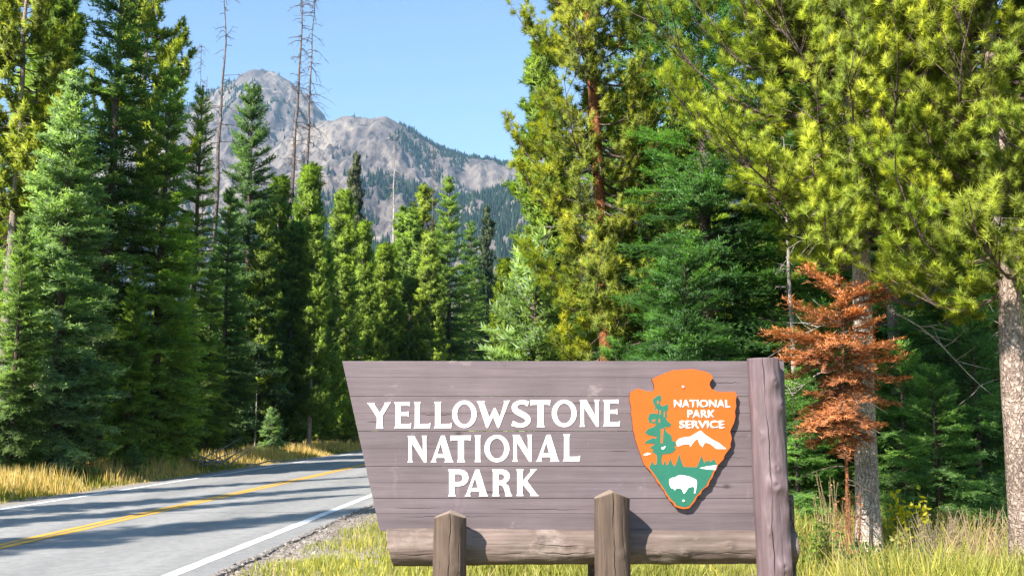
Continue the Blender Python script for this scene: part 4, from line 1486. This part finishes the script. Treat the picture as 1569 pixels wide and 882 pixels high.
# dead trunks
T_("snag_a", "dead_tree", 325, 47, -35, "bare dark dead trunk with few hooked branches left of the peak", tilt=(0, R(0.3)))
T_("snag_b", "dead_tree", 437, 55, -60, "reddish dead trunk with many short twigs, right of the peak", tilt=(0, R(-0.2)))
T_("snag_c", "dead_tree", 460, 58, -15, "grey dead trunk with drooping twigs beside the reddish one", tilt=(0, R(0.4)))
T_("snag_d", "dead_tree", 604, 76, 205, "slim silver dead trunk before the forested slope", tilt=(0, R(-1.0)))
T_("snag_b", "dead_tree", 656, 80, 222, "dark dead trunk tip beside the yellow topped pine", fat=0.6)
T_("snag_c", "dead_tree", 291, 46, 66, "dead tree top poking out left of the mountain", fat=0.6)
T_("snag_a", "dead_tree", 303, 50, 112, "short hooked dead tip at the mountain's left foot", fat=0.6)
T_("snag_d", "dead_tree", 392, 46, 500, "thin pale bare trunk in the shade beside the pale sapling", fat=0.7)
T_("snag_d", "dead_tree", 145, 27, 560, "thin pale bare trunk inside the shaded spruces", fat=0.6)

# -- right of the road
MID_B = make_boughs(61, (0.5, 0.9, 1.4, 1.9, 2.4), 5, 46, 0.125, 0.0075, 4, 10, 0.45, 0.45, 0.045, 1.0)
NEAR_B = make_boughs(62, (0.5, 0.9, 1.4, 2.0, 2.6), 5, 120, 0.078, 0.0029, 5, 11, 0.5, 0.62, 0.045, 1.05)
SIDE_B = make_boughs(63, (0.5, 0.9, 1.4, 2.0), 5, 120, 0.078, 0.0029, 5, 12, 0.45, 0.55, 0.045, 1.05, start=0.12)
bough_pine("pine_tree", gx(940, 20), 20, 21, 0.165, 2.8, 260, 2.2, 0.30, MID_B, "bark_orange", (-0.62, 0), (0.27, 0.315, 0.034), "tall pine with slim orange trunk rising behind the middle of the sign", 41, -1.75, 34)
bough_pine("pine_tree", gx(1332, 12.2), 12.2, 11.5, 0.15, 3.55, 190, 2.75, 0.22, NEAR_B, "bark_pale", (0.05, 0), (0.33, 0.40, 0.040), "broad yellow green pine with pale grey trunk behind the rusty branches", 42, None, 14, 0.10)
bough_pine("pine_tree", gx(1574, 10.4), 10.4, 12.0, 0.148, 3.0, 190, 2.1, 0.22, SIDE_B, "bark_pink", (0.0, 0), (0.32, 0.39, 0.040), "pine with scaly pinkish trunk cut by the picture's right border", 43, None, 8, 0.08)
T_("spruce_near", "spruce_tree", 1085, 18.5, -120, "deep green spruce between the orange trunked pine and the yellow green pine", SPRUCE_DEEP, fat=1.05)
tree("spruce_young", "spruce_tree", gx(1055, 15.2), 15.2, 4.35, "bright deep green young spruce behind the sign's emblem", SPRUCE_DEEP, fat=1.15)
tree("spruce_young", "spruce_tree", gx(948, 17.5), 17.5, 3.0, "low green young spruce at the foot of the orange trunk", (0.10, 0.215, 0.05), fat=1.0)
tree("spruce_small", "spruce_tree", gx(815, 23), 23, 5.6, "pale blue green slim spruce above the sign's centre", SPRUCE_BLUE, fat=0.85)
T_("pine_b", "pine_tree", 772, 33, 395, "small yellow green pine just left of the pale slim spruce", PINE_YEL, fat=1.25)
T_("pine_a", "pine_tree", 838, 27, 60, "slender pine behind the orange trunked pine on its left", PINE, fat=1.2)
T_("spruce_c", "spruce_tree", 985, 26, -160, "dark spruce behind the orange trunked pine on its right", SPRUCE_DARK, fat=1.0)
tree("spruce_near", "spruce_tree", gx(1470, 15.5), 15.5, 6.4, "dark green spruce between the grey and the pinkish trunk", (0.15, 0.30, 0.12), fat=1.15)
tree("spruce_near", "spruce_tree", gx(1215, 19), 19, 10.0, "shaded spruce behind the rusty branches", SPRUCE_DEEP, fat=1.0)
tree("spruce_young", "spruce_tree", gx(1225, 14.5), 14.5, 2.3, "low bright green young spruce right of the sign's tall post", (0.16, 0.32, 0.08), fat=1.1)
tree("spruce_young", "spruce_tree", gx(1442, 13.4), 13.4, 2.3, "short green young spruce left of the pinkish trunk, above the dry bushes", (0.17, 0.33, 0.12), fat=1.1)
tree("spruce_young", "spruce_tree", gx(1508, 14.4), 14.4, 3.3, "middle sized green young spruce just left of the pinkish trunk", (0.16, 0.32, 0.115), fat=1.1)
tree("spruce_young", "spruce_tree", gx(1392, 14.6), 14.6, 2.7, "green young spruce just right of the pale grey trunk", (0.16, 0.32, 0.10), fat=1.1)
tree("spruce_young", "spruce_tree", gx(1268, 15.6), 15.6, 3.4, "green young spruce between the tall post and the rusty fir", (0.16, 0.32, 0.085), fat=1.0)
tree("snag_d", "dead_tree", gx(1225, 17), 17, 7, "pale grey trunk in the shade just right of the sign", rz=1.0)
tree("pine_c", "pine_tree", gx(1385, 16.5), 16.5, 13, "dark grey trunk in the shade behind the pale grey one", PINE_GRN, rz=2.0)
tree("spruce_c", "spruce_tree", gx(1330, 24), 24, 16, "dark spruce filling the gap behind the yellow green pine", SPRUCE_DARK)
tree("spruce_c", "spruce_tree", gx(1540, 22), 22, 9, "dark spruce behind the pinkish trunk", SPRUCE_DARK)

# the dead fir with rusty needles beside the pale trunk
proto("rusty_fir", 3.6, make_spruce(51, 3.6, 1.15, 1.5, 125, 0.05, 0.032, 0.055, 0.009, 0.03, mat="dead", bark="bark_orange", sag=0.85, gap=0.2, dead=26, twl=0.42, prof=lambda q: (0.22 + 0.85 * (1 - q) if q > 0.25 else 0.25 + 2.6 * q)))
tree("rusty_fir", "dead_fir", gx(1303, 11.45), 11.45, 3.2, "small dead fir with rusty orange needles beside the pale trunk", (0.54, 0.205, 0.080), rz=2.6, fat=1.12)

# -- woods behind: everything that only shows as the mass between the trees above
rnd = random.Random(7)
fills = []
for (xa, xb, ya, yb, n, side) in ((-46, -21, 32, 64, 50, 0), (-44, -18, 64, 125, 44, 0), (3, 30, 30, 62, 44, 1), (6, 40, 62, 125, 26, 1), (12, 26, 17, 30, 12, 1)):
    for q in range(n):
        for tr in range(20):
            x, y = rnd.uniform(xa, xb), rnd.uniform(ya, yb)
            lim = float(road_x(y, -5.0 if side == 0 else 7.5))
            if side == 0 and x > lim - 1.5:
                continue
            if side == 1 and (x < lim):
                continue
            if all((x - a) ** 2 + (y - b_) ** 2 > 4.5 for a, b_ in fills):
                break
        else:
            continue
        fills.append((x, y))
        px = 784.5 + x / y * F
        near = y < 45
        sp = rnd.random() < 0.6
        H = rnd.uniform(9, 15) if side == 0 else rnd.uniform(11, 19)
        if side == 0 and px > 280:
            H = min(H, top_h(330, y) * rnd.uniform(0.8, 1.0))
        if 560 < px < 800:
            H = min(H, top_h(430, y) * rnd.uniform(0.85, 1.0))
        if side == 1 and px < 760:
            continue
        if sp:
            tree("spruce_c" if near else "far_spruce", "spruce_tree", x, y, H, "green spruce deep in the woods %s of the road, behind the front trees" % ("left" if side == 0 else "right"), rnd.choice((SPRUCE, SPRUCE_DARK, SPRUCE_LIGHT)), group="spruces deep in the woods " + ("left" if side == 0 else "right"), fat=rnd.uniform(0.8, 1.1))
        else:
            tree("pine_b" if near else "far_pine", "pine_tree", x, y, H, "slender pine deep in the woods %s of the road, behind the front trees" % ("left" if side == 0 else "right"), rnd.choice((PINE, PINE_GRN, PINE_GRN)), group="pines deep in the woods " + ("left" if side == 0 else "right"), fat=rnd.uniform(0.8, 1.1))
# across the end of the road
for q in range(34):
    x, y = rnd.uniform(-22, 12), rnd.uniform(112, 165)
    px = 784.5 + x / y * F
    H = top_h(rnd.uniform(395, 450), y)
    tree("far_spruce" if rnd.random() < 0.5 else "far_pine", "distant_conifer", x, y, H, "small distant conifer closing the end of the road behind the sign", rnd.choice((SPRUCE, SPRUCE_DARK, PINE_GRN)), group="distant conifers at the end of the road", fat=1.1)
# roadside trees left of the frame, whose shadows fall across the road
for (x, y, H, key, fat) in ((-13.5, 3.7, 16.5, "spruce_a", 0.6), (-13.3, 8.8, 13.0, "spruce_b", 0.7), (-13.6, 11.4, 15.0, "spruce_b", 0.7), (-13.8, 16.2, 13.0, "spruce_b", 0.65), (-14.8, 1.9, 14.0, "snag_b", 0.9)):
    tree(key, "roadside_tree", x, y, H, "roadside tree whose shadow falls across the road", PINE, group="roadside trees that shade the road", fat=fat)


# ------------------------------------------------------------------ grass and weeds
def grass_mesh(name, x, y, h, wd, lean, tint, rs, z=0.0):
    k = len(x)
    az = rs.rand(k) * 6.283
    la = rs.rand(k) * 6.283
    ux, uy = np.cos(az) * wd, np.sin(az) * wd
    lx, ly = np.cos(la) * lean * h, np.sin(la) * lean * h
    zz = np.full(k, z)
    P = [np.stack([x - ux, y - uy, zz], 1), np.stack([x + ux, y + uy, zz], 1),
         np.stack([x - ux * .75 + lx * .35, y - uy * .75 + ly * .35, zz + h * 0.55], 1), np.stack([x + ux * .75 + lx * .35, y + uy * .75 + ly * .35, zz + h * 0.55], 1),
         np.stack([x + lx, y + ly, zz + h], 1)]
    V = np.stack(P, 1).reshape(-1, 3)
    o = np.arange(k) * 5
    T = np.concatenate([np.stack([o, o + 1, o + 3], 1), np.stack([o, o + 3, o + 2], 1), np.stack([o + 2, o + 3, o + 4], 1)])
    return np_mesh(name, V, T, M["grass"], np.repeat(tint, 5))


def shoulder_edge(y):
    return road_x(y, 3.86) + (fbm(y * 0.8, y * 0 + 2, 3, 5) - 0.5) * 0.7


rs = np.random.RandomState(14)
N = 250000
y = 6.5 + 21 * rs.rand(N) ** 1.35
x = -3.5 + rs.rand(N) * 19
ok = (x > shoulder_edge(y) + np.abs(rs.normal(0, 0.22, N))) & (x < 2 + y * 0.62)
x, y = x[ok], y[ok]
cl = fbm(x * 0.9, y * 0.9, 4, 15)
keep = rs.rand(len(x)) < np.clip((cl - 0.22) * 3.6, 0.5, 1)
x, y, cl = x[keep], y[keep], cl[keep]
h = (0.13 + 0.27 * np.clip((cl - 0.3) * 2.2, 0, 1)) * rs.uniform(0.5, 1.25, len(x))
edge = np.clip((x - shoulder_edge(y)) / 1.6, 0.3, 1)
h = h * edge * np.where((x < 3.2), 0.85, 0.85 + 0.45 * (cl > 0.5))
cl2 = fbm(x * 0.55 + 7, y * 0.55, 4, 18)
tint = np.clip((cl2 - 0.2) * 1.25 + rs.normal(0, 0.24, len(x)), 0, 1)
go = obj("grass", grass_mesh("grass", x, y, h, np.full(len(x), 0.0072), rs.uniform(0.1, 0.7, len(x)), tint, rs))
go.color = (0.41, 0.415, 0.095, 1)
tag(go, "yellow green meadow grass round the sign and under the pines", "grass", kind="stuff")
# straw stalks in the meadow
N = 13000
y = 8.0 + 14 * rs.rand(N)
x = -2.5 + rs.rand(N) * 14
ok = (x > shoulder_edge(y) + 0.5) & (x < 2 + y * 0.6) & (fbm(x * 0.7, y * 0.7, 3, 25) > 0.46)
x, y = x[ok], y[ok]
h = rs.uniform(0.25, 0.6, len(x)) * np.where(x < 3.0, 0.7, 1.0)
so = obj("dry_stalks", grass_mesh("dry_stalks", x, y, h, np.full(len(x), 0.004), rs.uniform(0.05, 0.5, len(x)), rs.uniform(0.3, 1, len(x)), rs))
so.color = (0.55, 0.45, 0.25, 1)
tag(so, "straw coloured dry stalks standing in the meadow grass", "dry stalks", kind="stuff")
# left verge: golden stalks over green tufts
N = 80000
y = 12 + 66 * rs.rand(N) ** 1.2
off = -3.75 - 3.6 * rs.rand(N) ** 0.9
x = road_x(y, off)
cl = fbm(x * 0.6, y * 0.6, 4, 55)
near_edge = np.clip((-3.65 - off) / 1.0, 0.12, 1)
keep = rs.rand(N) < np.clip((cl - 0.22) * 3, 0.15, 1)
x, y, off, cl, near_edge = x[keep], y[keep], off[keep], cl[keep], near_edge[keep]
gold = rs.rand(len(x)) < np.clip((cl - 0.40) * 4.5, 0.12, 0.8)
h = np.where(gold, rs.uniform(0.22, 0.68, len(x)), rs.uniform(0.10, 0.36, len(x))) * near_edge
wd = np.where(gold, 0.0085, 0.013) * (0.7 + y / 45)
for sel, nm, colr, lab in ((gold, "golden_grass", (0.55, 0.45, 0.20, 1), "tall golden dry grass along the far verge of the road"), (~gold, "verge_grass", (0.24, 0.26, 0.05, 1), "short green grass along the far verge of the road")):
    o = obj(nm, grass_mesh(nm, x[sel], y[sel], h[sel], wd[sel], rs.uniform(0.03, 0.35, sel.sum()), np.clip(rs.normal(0.5, 0.22, sel.sum()), 0, 1), rs))
    o.color = colr
    tag(o, lab, "grass", kind="stuff")
# forest undergrowth: low green herbs
N = 42000
y = 20 + 45 * rs.rand(N)
x = np.where(rs.rand(N) < 0.5, road_x(y, -7.0) - 9 * rs.rand(N), road_x(y, 9.0) + 16 * rs.rand(N))
cl = fbm(x * 0.5, y * 0.5, 4, 65)
ok = cl > 0.42
x, y, cl = x[ok], y[ok], cl[ok]
uo = obj("undergrowth", grass_mesh("undergrowth", x, y, rs.uniform(0.1, 0.5, len(x)), np.full(len(x), 0.028), rs.uniform(0.3, 1.2, len(x)), np.clip(rs.normal(0.5, 0.25, len(x)), 0, 1), rs))
uo.color = (0.15, 0.21, 0.045, 1)
tag(uo, "low green undergrowth on the forest floor", "undergrowth", kind="stuff")


# single plants that can be told apart at the foot of the right-hand trees
def weed(name, x, y, h, n, label, col, leaf=0.05, stems=(0.2, 0.16, 0.07), spread=0.3, cat="plant", seed=1, leafy=9):
    rs_ = np.random.RandomState(seed)
    e = empty(name, (x, y, 0))
    tag(e, label, cat)
    st, lf = Bag(), Bag()
    for q in range(n):
        az = rs_.rand() * 6.28
        sp = spread * rs_.rand() ** 0.5
        p0 = np.array([math.cos(az) * sp * 0.4, math.sin(az) * sp * 0.4, -0.02])
        p1 = np.array([math.cos(az) * sp, math.sin(az) * sp, h * rs_.uniform(0.55, 1.0)])
        mid = (p0 + p1) / 2 + rs_.normal(0, 0.03, 3)
        st.add(*tube_np(np.stack([p0, mid, p1]), [0.005, 0.004, 0.002], 4))
        for s in range(leafy):
            t = rs_.uniform(0.25, 1.0)
            p = (p0 * (1 - t) + p1 * t)
            d = unit(np.array([rs_.normal(), rs_.normal(), rs_.normal(0.4, 0.5)]))
            sd = unit(np.cross(d, rs_.normal(0, 1, 3)))
            L = leaf * rs_.uniform(0.6, 1.3)
            V = np.stack([p, p + d * L * .5 + sd * L * .28, p + d * L, p + d * L * .5 - sd * L * .28])
            lf.add(V, [(0, 1, 2), (0, 2, 3)], np.clip(rs_.normal(0.55, 0.2), 0, 1))
    so_ = obj("stems", st.mesh("stems", M["leaf"]), e)
    so_.color = (*stems, 1)
    so_["kind"] = "stuff"
    if leafy:
        lo_ = obj("leaves", lf.mesh("leaves", M["leaf"]), e)
        lo_.color = (*col, 1)
        lo_["kind"] = "stuff"
    return e


weed("yellow_weed", gx(1393, 12.4), 12.4, 0.8, 22, "bright yellow leaved weed just right of the pale trunk", (0.62, 0.52, 0.02), 0.085, seed=3, leafy=12)
weed("yellow_weed", gx(1462, 14), 14, 0.95, 14, "smaller yellow green weed under the dark spruce", (0.44, 0.46, 0.02), 0.08, seed=4)
weed("dry_bush", gx(1432, 11.6), 11.6, 0.6, 60, "grey brown dry twiggy bush in the meadow", (0.32, 0.25, 0.20), 0.03, (0.36, 0.29, 0.25), 0.42, "bush", 5, 3)
weed("dry_bush", gx(1496, 11.4), 11.4, 0.66, 64, "taller straw brown dry bush beside the pinkish trunk", (0.36, 0.28, 0.18), 0.035, (0.38, 0.29, 0.21), 0.46, "bush", 6, 4)
weed("dry_weed", gx(1306, 10.9), 10.9, 0.9, 26, "reddish brown dead weed at the foot of the pale trunk", (0.33, 0.15, 0.09), 0.04, (0.28, 0.16, 0.11), 0.18, "plant", 7, 6)
weed("leafy_weed", gx(1352, 10.2), 10.2, 0.42, 30, "dark green leafy weed at the bottom edge near the pale trunk", (0.06, 0.12, 0.035), 0.07, seed=8, spread=0.45, leafy=12)
weed("leafy_weed", gx(1252, 11.0), 11.0, 0.62, 26, "light green leafy weed between the tall post and the rusty fir", (0.20, 0.28, 0.05), 0.06, seed=9, spread=0.35, leafy=12)
weed("dry_weed", gx(1275, 12.6), 12.6, 1.0, 20, "tall tan dry weed behind the light green leafy weed", (0.42, 0.33, 0.20), 0.035, (0.42, 0.33, 0.21), 0.22, "plant", 10, 5)
weed("leafy_weed", gx(1420, 10.6), 10.6, 0.5, 24, "olive leafy weed in front of the grey brown dry bush", (0.22, 0.24, 0.06), 0.055, seed=11, spread=0.4, leafy=10)

# fallen dead wood
def fallen(name, x, y, n, span, label, seed, mat, hmax=1.0):
    rs_ = np.random.RandomState(seed)
    e = empty(name, (x, y, 0))
    tag(e, label, "dead wood")
    for q in range(n):
        a = rs_.uniform(-0.5, 0.5) + (math.pi if rs_.rand() < 0.4 else 0)
        el = rs_.uniform(0.0, 0.6)
        L = span * rs_.uniform(0.4, 1)
        p0 = np.array([rs_.normal(0, span * .2), rs_.normal(0, span * .15), rs_.uniform(0.02, 0.3)])
        tt = np.linspace(0, 1, 7)
        d = np.array([math.cos(a) * math.cos(el), math.sin(a) * math.cos(el), math.sin(el)])
        B = p0 + d * L * tt[:, None] + np.cumsum(rs_.normal(0, 0.03, (7, 3)), 0) * L * 0.5
        B[:, 2] = np.clip(B[:, 2], 0.0, hmax)
        V, T = tube_np(B, np.linspace(0.028, 0.006, 7), 5)
        obj("branch", np_mesh("branch", V, T, M[mat], None, True), e)
    return e


fallen("fallen_branches", gx(330, 33), 33, 14, 2.2, "tangle of grey fallen branches under the shaded spruces", 5, "snag_grey", 1.4)
le = empty("leaning_dead_trunk", (gx(1560, 13.2), 13.2, 0))
tag(le, "thin pale dead branch slanting across the dark spruce", "dead wood")
pA = at(1372, 480, 13.2) - le.location
pB = at(1520, 596, 13.2) - le.location
tt = np.linspace(0, 1, 9)
B = np.array(pA)[None] * (1 - tt)[:, None] + np.array(pB)[None] * tt[:, None]
B[:, 2] += 0.08 * np.sin(tt * 5)
obj("stem", np_mesh("stem", *tube_np(B, np.linspace(0.013, 0.005, 9), 5), M["snag_grey"], None, True), le)
rs = np.random.RandomState(4)
for q in range(10):
    t0 = rs.uniform(0.1, 1)
    p0 = B[int(t0 * 8)]
    d = unit(np.array([rs.normal(0.3, .5), rs.normal(0, .4), rs.normal(-.3, .5)]))
    obj("twig", np_mesh("twig", *tube_np(np.stack([p0, p0 + d * .15, p0 + d * .38 + rs.normal(0, .03, 3)]), [.006, .005, .002], 4), M["snag_grey"], None, True), le)

# ------------------------------------------------------------------ air
bm = bmesh.new()
bmesh.ops.create_cube(bm, size=1.0)
hz_ = bm_mesh("haze", bm, None)
m = bpy.data.materials.new("thin_air")
m.use_nodes = True
n, l = m.node_tree.nodes, m.node_tree.links
n.clear()
out = n.new("ShaderNodeOutputMaterial")
pv = n.new("ShaderNodeVolumePrincipled")
pv.inputs["Color"].default_value = (0.36, 0.66, 1.0, 1)
pv.inputs["Density"].default_value = 0.00009
pv.inputs["Anisotropy"].default_value = 0.1
l.new(pv.outputs[0], out.inputs["Volume"])
hz_.materials.append(m)
ho = obj("haze", hz_)
ho.dimensions = (1, 1, 1)
ho.scale = (8000, 8000, 1200)
ho.location = (0, 0, 598.9)
tag(ho, kind="stuff")
